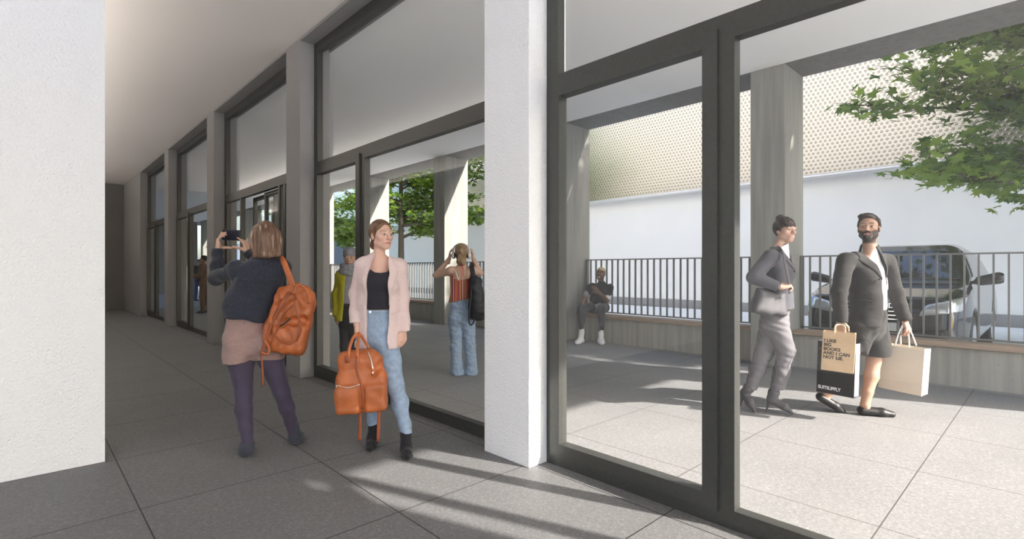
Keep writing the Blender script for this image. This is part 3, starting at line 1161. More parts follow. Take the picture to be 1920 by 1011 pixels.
def hand(w, d, n, side=1, curl=(.4, .5, .6, .7), k=1.0, thumb=None, spread=.06, h=.0026, arm=None):
    """w wrist, d wrist to knuckles, n the way the palm faces, side: which way the thumb lies along n x d"""
    d = nrm(d); n = np.array(n, float); n = nrm(n - d * n.dot(d)); t = np.cross(n, d) * side
    w = np.array(w, float)
    lo, hi = w - .24 * k, w + .24 * k
    F = F3(lo, hi, h)
    kn = [w + k * (d * a + t * b - n * .002) for a, b in ((.090, .027), (.094, .009), (.090, -.010), (.082, -.027))]
    for i, q in enumerate(kn):
        F.limb(w + k * t * (.012 - .008 * i), q, .0155 * k, .0105 * k, .012)
    F.limb(w + k * (d * .02 + t * .018 + n * .008), w + k * (d * .05 + t * .022 + n * .010), .016 * k, .013 * k, .012)
    F.limb(w + k * (d * .02 - t * .018 + n * .008), w + k * (d * .06 - t * .020 + n * .008), .014 * k, .012 * k, .012)
    if arm is not None:
        F.limb(w, arm, .025 * k, .03 * k, .015)
    else:
        F.limb(w - d * .05 * k, w, .026 * k, .023 * k, .015)
    ln = (.074, .082, .076, .060)
    for i, q in enumerate(kn):
        c = curl[i]
        p = q
        an = 0
        sp = t * spread * (1.5 - i)
        for j, fr in enumerate((.46, .30, .24)):
            an += c * (1.0, 1.15, .8)[j]
            dr = nrm(d * math.cos(an) + n * math.sin(an) + sp)
            e = p + dr * ln[i] * fr * k
            F.limb(p, e, (.0098, .0088, .0080)[j] * k * (.88 if i == 3 else 1), (.0088, .0080, .0070)[j] * k * (.88 if i == 3 else 1), .003)
            p = e
    if thumb is None:
        thumb = [d * .55 + t * .8 + n * .25, d * .8 + t * .35 + n * .3, d * .9 + n * .35]
    p = w + k * (d * .018 + t * .022 + n * .006)
    for j, v in enumerate(thumb):
        e = p + nrm(v) * (.042, .034, .028)[j] * k
        F.limb(p, e, (.0145, .0118, .0105)[j] * k, (.0118, .0105, .0085)[j] * k, .006)
        p = e
    return F

def bounds(pts, m):
    a = np.array(pts)
    return a.min(0) - m, a.max(0) + m

def body_field(j, h=.008, k=1.0, fem=True, neckr=None):
    """the continuous figure below the clothes"""
    lo, hi = bounds([v for kk, v in j.items() if kk != 'head'], .16)
    F = F3(lo, hi, h)
    side = nrm(j['shR'] - j['shL'])
    ws = .97 if fem else 1.08
    F.limb(j['chest'], j['waist'], .098 * k * ws, .088 * k * ws, .05, sq=(side, 1.35))
    pel = (j['hipL'] + j['hipR']) / 2
    F.limb(j['waist'], pel, .088 * k * ws, .105 * k, .05, sq=(side, 1.38))
    F.limb(j['shL'], j['shR'], .05 * k, .05 * k, .05)
    F.limb(j['neck'], j['head'], .046 * k, .04 * k, .03)
    F.limb(j['chest'], j['neck'] - V3(0, 0, .01), .088 * k, .056 * k, .05)
    for s in 'LR':
        F.limb(j['sh' + s], j['el' + s], .048 * k * ws, .037 * k, .03)
        F.limb(j['el' + s], j['wr' + s], .038 * k, .025 * k, .015)
        F.limb(j['hip' + s], j['kn' + s], .082 * k, .05 * k, .04)
        m = j['kn' + s] * .7 + j['an' + s] * .3
        F.limb(j['kn' + s], m, .047 * k, .050 * k, .02)
        F.limb(m, j['an' + s], .050 * k, .030 * k, .02)
        if 'toe' + s in j:
            F.limb(j['an' + s], j['toe' + s], .03 * k, .025 * k, .02)
    return F

def figure(P, j, H, hands, h=.008, k=.82, fem=True, m=None):
    """body object: trunk and limbs, finely meshed head and hands"""
    j = dict(j)
    j['head'] = H.p(0, -.02, -.03)
    B = body_field(j, h, k, fem)
    return solid('body', [B, H.field(neck=j['neck'])] + hands, m or M['skin'], P.root, H.color)

def shoe(heel, toe, up, shaft=None, w=.04, sole=.0, thick=.036, h=.006, heel_h=0.0, ground=True, point=.5):
    """heel and toe on the sole line; shaft: ankle point the upper rises to, with radius"""
    heel, toe = np.array(heel, float), np.array(toe, float)
    pts = [heel, toe] + ([shaft[:3]] if shaft is not None else [])
    lo, hi = bounds(pts, .1)
    F = F3(lo, hi, h)
    d = nrm(toe - heel); u = nrm(np.array(up) - d * np.dot(up, d)); sd = np.cross(d, u)
    L = np.linalg.norm(toe - heel)
    ball = heel + d * L * .66
    F.limb(heel + d * .035 + u * thick, ball + u * thick * .8, thick * 1.0, thick * .95, .02, sq=(sd, w / .036))
    F.limb(ball + u * thick * .8, toe - d * .02 + u * thick * .55, thick * .95, thick * point, .02, sq=(sd, w / .036))
    if shaft is not None:
        F.limb(heel + d * .05 + u * thick * 1.3, shaft[:3], thick * 1.05, shaft[3], .05)
    if heel_h:
        pass
    F.plane(heel + u * sole, -u)
    return F

def legs_field(lo, hi, h, chainL, chainR, k=.03):
    F = F3(lo, hi, h)
    F.chain(chainL, k); F.chain(chainR, k)
    return F

def strand_mat(name, c1, c2, c3=None, scale=60):
    """hair: fine strands running down, several tones"""
    m, nt, b = nodes_of(name)
    tc = nt.nodes.new('ShaderNodeTexCoord')
    mp = nt.nodes.new('ShaderNodeMapping')
    mp.inputs['Scale'].default_value = (scale, scale, scale * .06)
    nt.links.new(tc.outputs['Object'], mp.inputs['Vector'])
    n = nt.nodes.new('ShaderNodeTexNoise')
    n.inputs['Scale'].default_value = 1.0
    n.inputs['Detail'].default_value = 6
    nt.links.new(mp.outputs['Vector'], n.inputs['Vector'])
    r = nt.nodes.new('ShaderNodeValToRGB')
    r.color_ramp.elements[0].position = .35
    r.color_ramp.elements[1].position = .68
    r.color_ramp.elements[0].color = c4(c1)
    r.color_ramp.elements[1].color = c4(c2)
    if c3:
        e = r.color_ramp.elements.new(.6)
        e.color = c4(c2)
        r.color_ramp.elements[-1].color = c4(c3)
    nt.links.new(n.outputs['Fac'], r.inputs['Fac'])
    nt.links.new(r.outputs['Color'], b.inputs['Base Color'])
    b.inputs['Roughness'].default_value = .42
    bp = nt.nodes.new('ShaderNodeBump')
    bp.inputs['Strength'].default_value = .6
    bp.inputs['Distance'].default_value = .008
    nt.links.new(n.outputs['Fac'], bp.inputs['Height'])
    nt.links.new(bp.outputs['Normal'], b.inputs['Normal'])
    return m

def stripe_mat(name, cols, per, axis=0, rough=.85, thin=None):
    """vertical woven stripes in the given colours"""
    m, nt, b = nodes_of(name)
    tc = nt.nodes.new('ShaderNodeTexCoord')
    sep = nt.nodes.new('ShaderNodeSeparateXYZ')
    nt.links.new(tc.outputs['Object'], sep.inputs[0])
    u = math_node(nt, 'FRACT', math_node(nt, 'DIVIDE', math_node(nt, 'ADD', sep.outputs[axis], 5.0), per))
    r = nt.nodes.new('ShaderNodeValToRGB')
    r.color_ramp.interpolation = 'CONSTANT'
    r.color_ramp.elements[0].color = c4(cols[0][1])
    r.color_ramp.elements[1].position = cols[1][0]
    r.color_ramp.elements[1].color = c4(cols[1][1])
    for pos, c in cols[2:]:
        e = r.color_ramp.elements.new(pos)
        e.color = c4(c)
    nt.links.new(u, r.inputs['Fac'])
    nt.links.new(r.outputs['Color'], b.inputs['Base Color'])
    b.inputs['Roughness'].default_value = rough
    return m

def skin_mat():
    m = mat('skin', (.6, .4, .3), .5, attr='Col', bump=.05, bscale=300)
    b = m.node_tree.nodes['Principled BSDF']
    b.inputs['Subsurface Weight'].default_value = .08
    b.inputs['Subsurface Radius'].default_value = (.012, .005, .003)
    b.inputs['Subsurface Scale'].default_value = .6
    return m
M['skin'] = skin_mat()
def cloth(name, c, rough=.85, var=.08, vs=45, bump=.12, bs=420, sheen=.15, fold=.32, fs=(8, 8, 14)):
    m = mat(name, c, rough, var=var * .7, vscale=vs, bump=bump, bscale=bs, sheen=sheen, spec=.25)
    nt = m.node_tree
    b = nt.nodes['Principled BSDF']
    tc = nt.nodes.new('ShaderNodeTexCoord')
    mp = nt.nodes.new('ShaderNodeMapping')
    mp.inputs['Scale'].default_value = fs
    mp.inputs['Rotation'].default_value = (.3, .5, .2)
    nt.links.new(tc.outputs['Object'], mp.inputs['Vector'])
    n = nt.nodes.new('ShaderNodeTexNoise')
    n.inputs['Scale'].default_value = 1.0
    n.inputs['Detail'].default_value = 1.5
    n.inputs['Distortion'].default_value = .7
    nt.links.new(mp.outputs['Vector'], n.inputs['Vector'])
    bp = nt.nodes.new('ShaderNodeBump')
    bp.inputs['Strength'].default_value = fold
    bp.inputs['Distance'].default_value = .05
    nt.links.new(n.outputs['Fac'], bp.inputs['Height'])
    old = [l for l in nt.links if l.to_socket == b.inputs['Normal']]
    if old:
        nt.links.new(bp.outputs['Normal'], old[0].from_node.inputs['Normal'])
    else:
        nt.links.new(bp.outputs['Normal'], b.inputs['Normal'])
    return m
M['denim_navy'] = cloth('navy_denim', (.026, .031, .046), var=.3, vs=60)
M['suede_pink'] = cloth('dusty_pink_cloth', (.30, .205, .19), var=.1, vs=60)
M['tights'] = cloth('purple_grey_tights', (.062, .05, .085), .7, var=.1, vs=9, fold=.15)
M['boot_grey'] = cloth('blue_grey_suede', (.05, .056, .075))
M['blazer_pink'] = cloth('pale_pink_cloth', (.66, .53, .52), var=.05, vs=60, fold=.3, fs=(6, 6, 9))
M['top_black'] = cloth('charcoal_knit', (.022, .022, .03))
M['jeans'] = cloth('washed_blue_denim', (.27, .36, .49), var=.22, vs=30)
M['black_suede'] = cloth('black_suede', (.018, .018, .022))
M['leather'] = mat('orange_leather', (.42, .118, .034), .42, var=.25, vscale=9, bump=.12, bscale=160, spec=.5)
M['leather_dark'] = mat('dark_orange_leather', (.27, .068, .022), .45, var=.2, vscale=12, bump=.2, bscale=160)
M['metal_zip'] = mat('zip_metal', (.75, .68, .6), .3, metal=.9)
M['phone'] = mat('phone_case', (.012, .014, .03), .35)
M['suit_black'] = cloth('black_suit_wool', (.026, .024, .024), var=.1, fold=.2)
M['shirt_white'] = cloth('white_cotton', (.85, .85, .85), var=.03)
M['suit_grey'] = cloth('grey_suit_wool', (.088, .088, .105), var=.1, fold=.2)
M['pinstripe'] = stripe_mat('grey_pinstripe', [(0, (.165, .155, .17)), (.7, (.215, .205, .22))], .012)
M['bag_grey'] = mat('grey_bag_leather', (.085, .083, .094), .68, var=.1, vscale=10, bump=.08, bscale=90)
M['shoe_grey'] = cloth('grey_suede', (.12, .115, .125))
M['shoe_black'] = mat('black_shoe_leather', (.015, .014, .014), .45, bump=.1, bscale=120)
M['sole'] = mat('shoe_sole', (.03, .028, .026), .8)
M['kraft'] = mat('kraft_paper', (.60, .43, .27), .8, var=.08, vscale=14, bump=.2, bscale=30)
M['paper_black'] = mat('black_paper', (.02, .02, .02), .6, bump=.05, bscale=30)
M['paper_lilac'] = mat('lilac_paper', (.42, .40, .50), .7)
M['paper_cream'] = mat('cream_paper', (.68, .60, .49), .85, var=.04, bump=.1, bscale=20)
M['paper_white'] = mat('white_paper', (.9, .88, .85), .85)
M['ink'] = mat('dark_ink', (.07, .055, .045), .8)
M['ink_white'] = mat('white_ink', (.8, .8, .8), .7)
M['cord'] = mat('white_cord', (.85, .84, .82), .8)
M['wool_grey'] = cloth('grey_wool', (.27, .27, .31), var=.2, vs=60, bump=.5, bs=120)
M['coat_yellow'] = cloth('yellow_green_coat', (.42, .38, .02), var=.15)
M['coat_tan'] = cloth('tan_coat', (.16, .10, .065))
M['cloth_blue'] = cloth('blue_cloth', (.05, .07, .16))
M['cloth_dark'] = cloth('dark_cloth', (.03, .03, .035))
M['tee_black'] = cloth('black_jersey', (.02, .02, .026))
M['trouser_grey'] = cloth('dark_grey_trouser', (.055, .055, .065))
M['headphone'] = mat('headphone_plastic', (.62, .62, .66), .35)
M['ear_pad'] = mat('ear_pad', (.03, .03, .03), .7)
M['backpack_black'] = mat('black_backpack_cloth', (.018, .02, .026), .6, var=.2, vscale=20, bump=.2, bscale=100)
M['red_cord'] = mat('red_cord', (.55, .05, .06), .7)
M['strap_white'] = mat('white_strap', (.8, .78, .75), .8)
M['stripe_top'] = stripe_mat('striped_knit', [(0, (.36, .045, .06)), (.2, (.50, .34, .06)), (.33, (.36, .045, .06)), (.5, (.75, .62, .6)), (.57, (.42, .06, .08)), (.72, (.32, .24, .07)), (.86, (.50, .10, .10))], .115)
M['hair_brown'] = strand_mat('brown_blonde_hair', (.07, .036, .022), (.175, .10, .062), (.50, .38, .30), 42)
M['hair_auburn'] = strand_mat('auburn_hair', (.075, .036, .02), (.22, .115, .06))
M['hair_blonde'] = strand_mat('dark_blonde_hair', (.14, .085, .045), (.40, .28, .16))
M['hair_dark'] = strand_mat('dark_brown_hair', (.022, .014, .011), (.06, .038, .028))
M['hair_black'] = strand_mat('black_hair', (.014, .010, .008), (.05, .036, .028))
M['hair_bleached'] = mat('bleached_hair', (.58, .44, .27), .8, var=.15, vscale=80, bump=.6, bscale=150)
# ------------------------------------------------------------------ woman photographing, seen from behind
def photographer():
    P = Person(482, 3.70, 'person seen from behind in a navy denim jacket and dusty pink shorts raising a phone')
    J = P.J
    j = dict(neck=J(497, 486, .03), chest=J(485, 525, .02), waist=J(470, 588, 0), shL=J(444, 503, .0), shR=J(530, 502, .03),
             elL=J(407, 522, .20), wrL=J(408, 470, .37), elR=J(512, 522, .24), wrR=J(467, 474, .44),
             hipL=J(450, 632, -.03), hipR=J(499, 630, .03), knL=J(458, 738, -.06), knR=J(529, 738, .05), anL=J(464, 834, -.10), anR=J(549, 806, .13))
    H = Head(J(499, 449, .05), (-.35, .93, .05), k=1.0, skin=(.58, .36, .27))
    hl = hand(j['wrL'], J(411, 436, .40) - j['wrL'], (.9, .35, .1), -1, (.12, .35, .5, .55), .98,
              [V3(.75, .05, .25), V3(.95, .05, -.05), V3(.95, .0, -.1)], h=.003)
    hr = hand(j['wrR'], J(455, 441, .47) - j['wrR'], (-.75, .3, -.2), -1, (.25, .45, .5, .6), .95,
              [V3(-.6, -.35, .35), V3(-.85, -.25, .25), V3(-.9, -.1, .25)], h=.003)
    figure(P, j, H, [hl, hr], fem=True)
    # jacket
    lo, hi = bounds([j['shL'], j['shR'], j['elL'], j['wrL'], j['elR'], j['wrR'], J(420, 600), J(515, 610)], .17)
    F = F3(lo, hi, .0068)
    sd = nrm(j['shR'] - j['shL'])
    F.limb(J(486, 522, .02), J(471, 572, 0), .125, .118, .04, sq=(sd, 1.38))
    F.limb(J(471, 565, 0), J(463, 620, -.02), .118, .130, .04, sq=(sd, 1.42))
    F.limb(J(452, 506, .0), J(524, 504, .03), .058, .058, .05)
    F.limb(J(490, 510, .02), J(497, 486, .03), .09, .075, .05)
    F.chain([(*j['shL'], .060), (*j['elL'], .052), (*j['wrL'], .042)], .025)
    F.chain([(*j['shR'], .060), (*j['elR'], .052), (*j['wrR'], .042)], .025)
    F.plane(J(463, 597, 0), (-.12, 0, -1), .01)
    dL = nrm(j['wrL'] - j['elL']); dR = nrm(j['wrR'] - j['elR'])
    F.wrinkle(.005, (16, 16, 40), 3)
    F.poly(P.P2([(380, 380), (440, 380), (440, 466), (380, 466)], .37), mode='cut', side=((0, .2, 0), (0, -1, 0)))
    F.poly(P.P2([(440, 380), (473, 380), (473, 462), (462, 476), (440, 476)], .44), mode='cut', side=((0, .2, 0), (0, -1, 0)))
    jk = solid('jacket', F, M['denim_navy'], P.root)
    C = F3(J(497, 482, .03) - .16, J(497, 482, .03) + .16, .006)
    C.limb(J(497, 496, .02), J(499, 475, .03), .088, .070, .0, sq=((1, 0, 0), 1.12))
    C.plane(J(499, 479, .03), (.05, -.25, 1))
    solid('collar', C, M['denim_navy'], jk)
    B = MB()
    B.tube([J(440, 522, -.10), J(486, 527, -.145), J(526, 524, -.09)], .004, 6)
    B.build('yoke_seam', M['denim_navy'], jk, smooth=True)
    # shorts
    lo, hi = bounds([J(415, 590), J(535, 690)], .2)
    F = F3(lo, hi, .0068)
    F.limb(J(465, 592, 0), J(472, 645, 0), .108, .122, .04, sq=((1, 0, 0), 1.38))
    F.ell(J(450, 648, -.05), (.088, .085, .085), .05)
    F.ell(J(498, 646, -.03), (.088, .085, .085), .05)
    F.limb(J(449, 640, -.03), J(449, 690, -.05), .108, .106, .02)
    F.limb(J(501, 640, .02), J(505, 690, .03), .104, .102, .02)
    F.limb(J(476, 648, -.16), J(476, 690, -.10), .022, .035, .03, 'cut')
    F.plane(J(449, 677, 0), (.06, 0, -1))
    F.wrinkle(.005, (24, 24, 24), 8)
    solid('shorts', F, M['suede_pink'], P.root)
    # tights
    lo, hi = bounds([J(430, 640), J(560, 850)], .22)
    F = F3(lo, hi, .0068)
    R = P.R
    F.chain([R(J(450, 640, -.03), .1), R(J(452, 678, -.045), .086), R(J(457, 738, -.055), .057), R(J(457, 768, -.08), .058), R(J(461, 800, -.095), .045), R(J(465, 840, -.11), .036)], .02)
    F.chain([R(J(502, 640, .02), .1), R(J(508, 674, .03), .084), R(J(528, 735, .05), .057), R(J(538, 765, .07), .053), R(J(545, 790, .11), .042), R(J(549, 812, .13), .034)], .02)
    solid('tights', F, M['tights'], P.root)
    for heel, toe, an in ((J(461, 866, -.135), J(459, 846, .09), J(464, 833, -.10)), (J(551, 839, .11), J(563, 823, .31), J(549, 800, .13))):
        heel[2] = .0; toe[2] = .0
        f = shoe(heel, toe, (0, 0, 1), (*an, .047), w=.041)
        s = solid('ankle_boot', f, M['boot_grey'], P.root)
        g = shoe(heel, toe, (0, 0, 1), None, w=.044)
        g.plane((0, 0, .016), (0, 0, 1))
        solid('sole', g, M['sole'], s)
    # hair: smooth bob
    c = H.c
    F = F3(c - .2, c + .2, .004)
    H.skull(F, .02)
    F.ell(J(499, 452, .04), (.105, .112, .115), .03)
    F.limb(J(499, 456, .03), J(500, 478, .0), .098, .085, .03, sq=((1, 0, 0), 1.12))
    F.plane(J(500, 479, .03), (0, .25, -1), .006)
    F.plane(H.p(0, .07, 0), H.f, .02)
    F.wrinkle(.0035, (90, 90, 5), 5)
    solid('hair', F, M['hair_brown'], P.root)

    # the phone, held flat
    Q = prop('phone', 433, 4.15, 'dark phone held up sideways in both hands', 'phone', z=0)
    J2 = Q.J
    c = J2(433.5, 441, .02)
    m = MB().box(-.078, .078, -.005, .005, -.042, .042)
    o = m.build('case', M['phone'], Q.root, bevel=.004)
    o.location = c
    o.rotation_euler = (0, .04, -.12)
    l = MB().prism([(.008 * math.cos(a), .008 * math.sin(a)) for a in [i * .5236 for i in range(12)]], -.0075, -.004, 'y').build('lens', M['gasket'], o)
    l.location = (-.062, 0, .026)

    # orange leather backpack over the right shoulder
    Q = prop('backpack', 545, 3.66, 'orange leather backpack hanging from the shoulder of the woman with the phone', 'backpack')
    J2 = Q.J
    a, b = J2(560, 538, 0), J2(534, 658, -.01)
    ax = nrm(a - b)
    fd = nrm(V3(.34, -.94, 0)); sd = np.cross(ax, fd); fd = np.cross(sd, ax)
    c = (a + b) / 2
    sgn = 1 if sd[0] > 0 else -1
    sd = sd * sgn
    rot = (sd, fd, ax)
    F = F3(c - .36, c + .36, .0065)
    F.box(c + ax * -.03, (.138, .085, .215), .065, 0, 'add', rot)
    F.ell(c + ax * .16 + sd * .0, (.125, .08, .10), .05, 'add', rot)
    F.box(c - ax * .12 + fd * .06 + sd * .01, (.118, .06, .11), .05, .02, 'add', rot)
    F.box(c + sd * -.09 - ax * .10, (.07, .085, .10), .05, .03, 'add', rot)
    F.limb(c + sd * .08 + ax * .02 + fd * .08, c - sd * .1 - ax * .04 + fd * .11, .032, .022, .02, 'cut')
    F.limb(c - sd * .03 + ax * .16 + fd * .085, c - sd * .11 + ax * .06 + fd * .09, .026, .03, .02, 'cut')
    F.wrinkle(.006, (34, 34, 26), 12)
    bag = solid('bag_body', F, M['leather'], Q.root)
    t = MB()
    t.tube([J2(524, 486, .07), J2(530, 488, -.02), J2(540, 512, -.06), J2(549, 536, -.06), J2(556, 546, -.05)], .023, 10, flat=((-.2, -1, .1), .18))
    t.build('shoulder_strap', M['leather'], Q.root, smooth=True)
    t = MB()
    t.tube([J2(548, 540, -.06), J2(530, 565, -.11), J2(508, 610, -.13), J2(493, 655, -.13), J2(489, 664, -.13)], .014, 8, flat=((-.4, -1, 0), .22))
    t.build('loose_strap', M['leather_dark'], Q.root, smooth=True)
    t = MB()
    t.tube([J2(489, 660, -.13), J2(492, 690, -.13), J2(493, 724, -.13)], .008, 6, flat=((-.1, -1, 0), .25))
    t.build('strap_end', M['leather_dark'], Q.root, smooth=True)
    t = MB()
    t.tube([J2(496, 638, -.14), J2(504, 652, -.15), J2(502, 664, -.15), J2(491, 662, -.14)], .009, 6, flat=((-.1, -1, 0), .3))
    t.build('strap_loop', M['leather'], Q.root, smooth=True)
    for nm, pts in (('handle', [(551, 552, -.13), (556, 536, -.12), (566, 536, -.11), (577, 548, -.09), (580, 570, -.07)]),
                    ('piping', [(550, 548, -.12), (553, 575, -.15), (561, 600, -.15), (564, 620, -.15), (556, 640, -.15)]),
                    ('piping', [(550, 572, -.13), (531, 590, -.14), (520, 618, -.145), (513, 628, -.15)]),
                    ('piping', [(513, 628, -.155), (528, 641, -.17), (545, 645, -.17), (556, 634, -.16), (562, 600, -.15)])):
        t = MB()
        t.tube([J2(*q) for q in pts], .008 if nm == 'handle' else .006, 8)
        t.build(nm, M['leather_dark'] if nm == 'piping' else M['leather'], bag, smooth=True)
    t = MB()
    t.tube([J2(525, 612, -.150), J2(536, 605, -.155), J2(544, 597, -.155)], .005, 6)
    t.build('slit_pocket', M['gasket'], bag, smooth=True)
photographer()

# ------------------------------------------------------------------ blonde woman in the pale pink blazer
def blazer_woman():
    P = Person(712, 3.74, 'person in a pale pink blazer and blue jeans holding an orange bag')
    J, R = P.J, P.R
    j = dict(neck=J(711, 489, .0), chest=J(711, 530, .01), waist=J(708, 578, .0), shL=J(679, 496, .01), shR=J(750, 498, .02),
             elL=J(668, 552, .03), wrL=J(669, 607, -.07), elR=J(755, 556, .05), wrR=J(756, 617, .0),
             hipL=J(689, 640, .02), hipR=J(726, 640, -.01), knL=J(696, 722, .07), knR=J(744, 722, -.06), anL=J(701, 798, .10), anR=J(761, 806, -.08))
    H = Head(J(715, 441, .0), (.74, -.67, .02), (-.06, 0, 1), k=.93, skin=(.66, .42, .33), lip=(.50, .19, .17), brow=(.20, .12, .07), iris=(.03, .032, .03), smile=.25)
    hl = hand(j['wrL'], V3(-.02, -.1, -1), (.75, .3, -.15), 1, (.75, .95, 1.0, 1.0), .92, [V3(.5, -.4, -.6), V3(.55, -.2, -.7), V3(.5, .2, -.6)])
    hr = hand(j['wrR'], V3(.0, -.1, -1), (-.75, .5, 0), 1, (.3, .4, .45, .5), .92, [V3(-.25, -.45, -.75), V3(-.1, -.2, -.95), V3(0, .1, -1)])
    figure(P, j, H, [hl, hr], fem=True)
    # hair pulled back to a low bun
    F = F3(H.c - .17, H.c + .17, .0034)
    H.skull(F, .009)
    F.plane(H.p(0, .066, .078), nrm(H.f * 1 + H.u * -.28), .008)
    G = F3(H.c - .17, H.c + .17, .0034)
    H.skull(G, .03)
    # keep behind a hairline running from the forehead over the ear to the nape
    hx = [(-.2, -.115), (-.035, -.100), (-.008, -.05), (.012, -.02), (.03, .02), (.058, .05), (.08, .09), (.08, .2), (-.2, .2)]
    F.poly(hx, u=tuple(H.f), v=tuple(H.u), o=tuple(H.c))
    F.limb(H.p(0, -.085, -.05), H.p(0, -.105, -.075), .036, .032, .02)
    F.wrinkle(.0012, (200, 200, 200), 2)
    solid('hair', F, M['hair_auburn'], P.root)
    # knitted top
    lo, hi = bounds([J(670, 490), J(755, 600)], .16)
    F = F3(lo, hi, .006)
    F.limb(J(711, 524, .01), J(708, 572, .0), .108, .098, .04, sq=((1, 0, 0), 1.30))
    F.limb(J(708, 565, 0), J(706, 600, 0), .096, .098, .04, sq=((1, 0, 0), 1.30))
    F.ell(J(700, 533, -.065), (.052, .052, .055), .05)
    F.ell(J(723, 533, -.065), (.052, .052, .055), .05)
    F.poly(P.P2([(650, 470), (687, 470), (690, 505), (700, 511), (712, 512), (724, 510), (727, 500), (729, 470), (780, 470), (780, 440), (650, 440)], -.1), mode='cut')
    F.plane(J(706, 581, -.1), (0, 0, -1))
    solid('top', F, M['top_black'], P.root)
    # jeans
    lo, hi = bounds([J(665, 575), J(775, 815)], .2)
    F = F3(lo, hi, .0065)
    F.limb(J(706, 575, 0), J(707, 632, 0), .094, .106, .04, sq=((1, 0, 0), 1.36))
    F.chain([R(J(690, 640, .02), .088), R(J(692, 672, .04), .082), R(J(696, 722, .07), .062), R(J(699, 755, .09), .056), R(J(700, 800, .10), .038)], .025)
    F.chain([R(J(723, 640, -.01), .092), R(J(730, 675, -.03), .083), R(J(741, 722, -.055), .062), R(J(749, 755, -.06), .056), R(J(759, 795, -.07), .042), R(J(762, 812, -.08), .040)], .025)
    F.plane(J(706, 581, 0), (0, 0, 1))
    F.plane(J(760, 812, 0), (-.1, 0, -1))
    F.wrinkle(.0035, (26, 26, 44), 4)
    jn = solid('jeans', F, M['jeans'], P.root)
    G = F.copy().grow(.004)
    G.poly(P.P2([(684, 579), (735, 579), (735, 588), (684, 588)], -.12), side=((0, .1, 0), (0, 1, 0)))
    solid('waistband', G, M['jeans'], jn)
    MB().tube([J(694, 585, -.142), J(694, 585, -.150)], .008, 10).build('button', M['metal_zip'], jn)
    t = MB()
    t.tube([J(694, 590, -.136), J(694, 606, -.142), J(691, 622, -.14)], .003, 6)
    t.build('fly_seam', M['jeans'], jn, smooth=True)
    t = MB()
    t.tube([J(710, 589, -.143), J(714, 600, -.141), J(722, 605, -.13), J(730, 604, -.115)], .003, 6)
    t.build('pocket_seam', M['jeans'], jn, smooth=True)
    # blazer: body and sleeves, front open
    lo, hi = bounds([j['shL'], j['shR'], j['elL'], j['elR'], j['wrL'], j['wrR'], J(712, 655)], .15)
    F = F3(lo, hi, .006)
    F.limb(J(712, 522, .01), J(709, 575, .0), .124, .114, .04, sq=((1, 0, 0), 1.30))
    F.limb(J(709, 570, .0), J(711, 650, -.005), .114, .140, .05, sq=((1, 0, 0), 1.26))
    F.limb(J(683, 499, .01), J(747, 500, .02), .062, .062, .05)
    F.limb(J(712, 512, .02), J(711, 486, .02), .1, .066, .05, sq=((1, 0, 0), 1.15))
    F.ell(J(697, 533, -.07), (.064, .064, .064), .04)
    F.ell(J(726, 533, -.07), (.064, .064, .064), .04)
    F.chain([R(J(681, 499, .01), .060), R(j['elL'], .051), R(J(668, 603, -.06), .046)], .02)
    F.chain([R(J(749, 501, .02), .060), R(j['elR'], .051), R(J(757, 618, .0), .046)], .02)
    F.wrinkle(.003, (20, 20, 26), 9)
    F.plane(J(668, 606, 0), (-.1, 0, -1)) if False else None
    # hems: jacket body ends lower than the sleeves
    F.poly(P.P2([(640, 607), (676, 604), (676, 640), (640, 640)], -.05), mode='cut')
    F.poly(P.P2([(749, 622), (790, 619), (790, 680), (749, 680)], .0), mode='cut')
    F.plane(J(712, 651, 0), (0, 0, -1), .01)
    op = [(700, 473), (722, 473), (728, 512), (728, 560), (726, 610), (724, 640), (727, 651), (727, 670), (686, 670), (686, 600), (685, 515), (690, 490)]
    cut = F.copy()
    F.poly(P.P2(op, -.13), mode='cut', side=((0, .06, 0), (0, 1, 0)), k=.006)
    bz = solid('blazer', F, M['blazer_pink'], P.root)
    for pts in ([(700, 474), (690, 488), (684, 500), (681, 496), (676, 508), (675, 513), (682, 560), (686, 576), (686.5, 515), (691, 492)],
                [(722, 474), (731, 490), (737, 500), (740, 496), (743, 506), (741, 514), (732, 558), (727, 576), (727.5, 512), (722, 490)]):
        L = cut.copy().grow(.0075)
        L.poly(P.P2(pts, -.13), side=((0, .01, 0), (0, 1, 0)), k=.004)
        solid('lapel', L, M['blazer_pink'], bz)
    L = cut.copy().grow(.005)
    L.poly(P.P2([(731, 589), (747, 582), (747, 585), (731, 592)], -.12), side=((0, .0, 0), (0, 1, 0)))
    solid('pocket_welt', L, M['blazer_pink'], bz)
    for heel, toe, an in ((J(700, 826, .13), J(692, 836, -.07), J(701, 800, .10)), (J(761, 840, -.05), J(764, 856, -.24), J(761, 812, -.08))):
        heel[2] = 0; toe[2] = 0
        f = shoe(heel, toe, (0, 0, 1), (*an, .042), w=.037, thick=.033, point=.62)
        s = solid('ankle_boot', f, M['black_suede'], P.root)
        g = shoe(heel, toe, (0, 0, 1), None, w=.043)
        g.plane((0, 0, .015), (0, 0, 1))
        solid('sole', g, M['sole'], s)

    # orange leather bag
    Q = prop('leather_bag', 678, 3.53, 'orange leather rucksack carried by its handles beside the jeans', 'bag')
    J2 = Q.J
    c = J2(678, 716, 0)
    yaw = .22
    rx = V3(math.cos(yaw), math.sin(yaw), 0); ry = V3(-math.sin(yaw), math.cos(yaw), 0)
    tl = .03
    rz = nrm(V3(-tl, 0, 1)); rx = np.cross(ry, rz)
    rot = (rx, ry, rz)
    F = F3(c - .36, c + .36, .0062)
    F.box(c + rz * -.06, (.170, .085, .145), .05, 0, 'add', rot)
    F.box(c + rz * .10, (.150, .07, .10), .06, .03, 'add', rot)
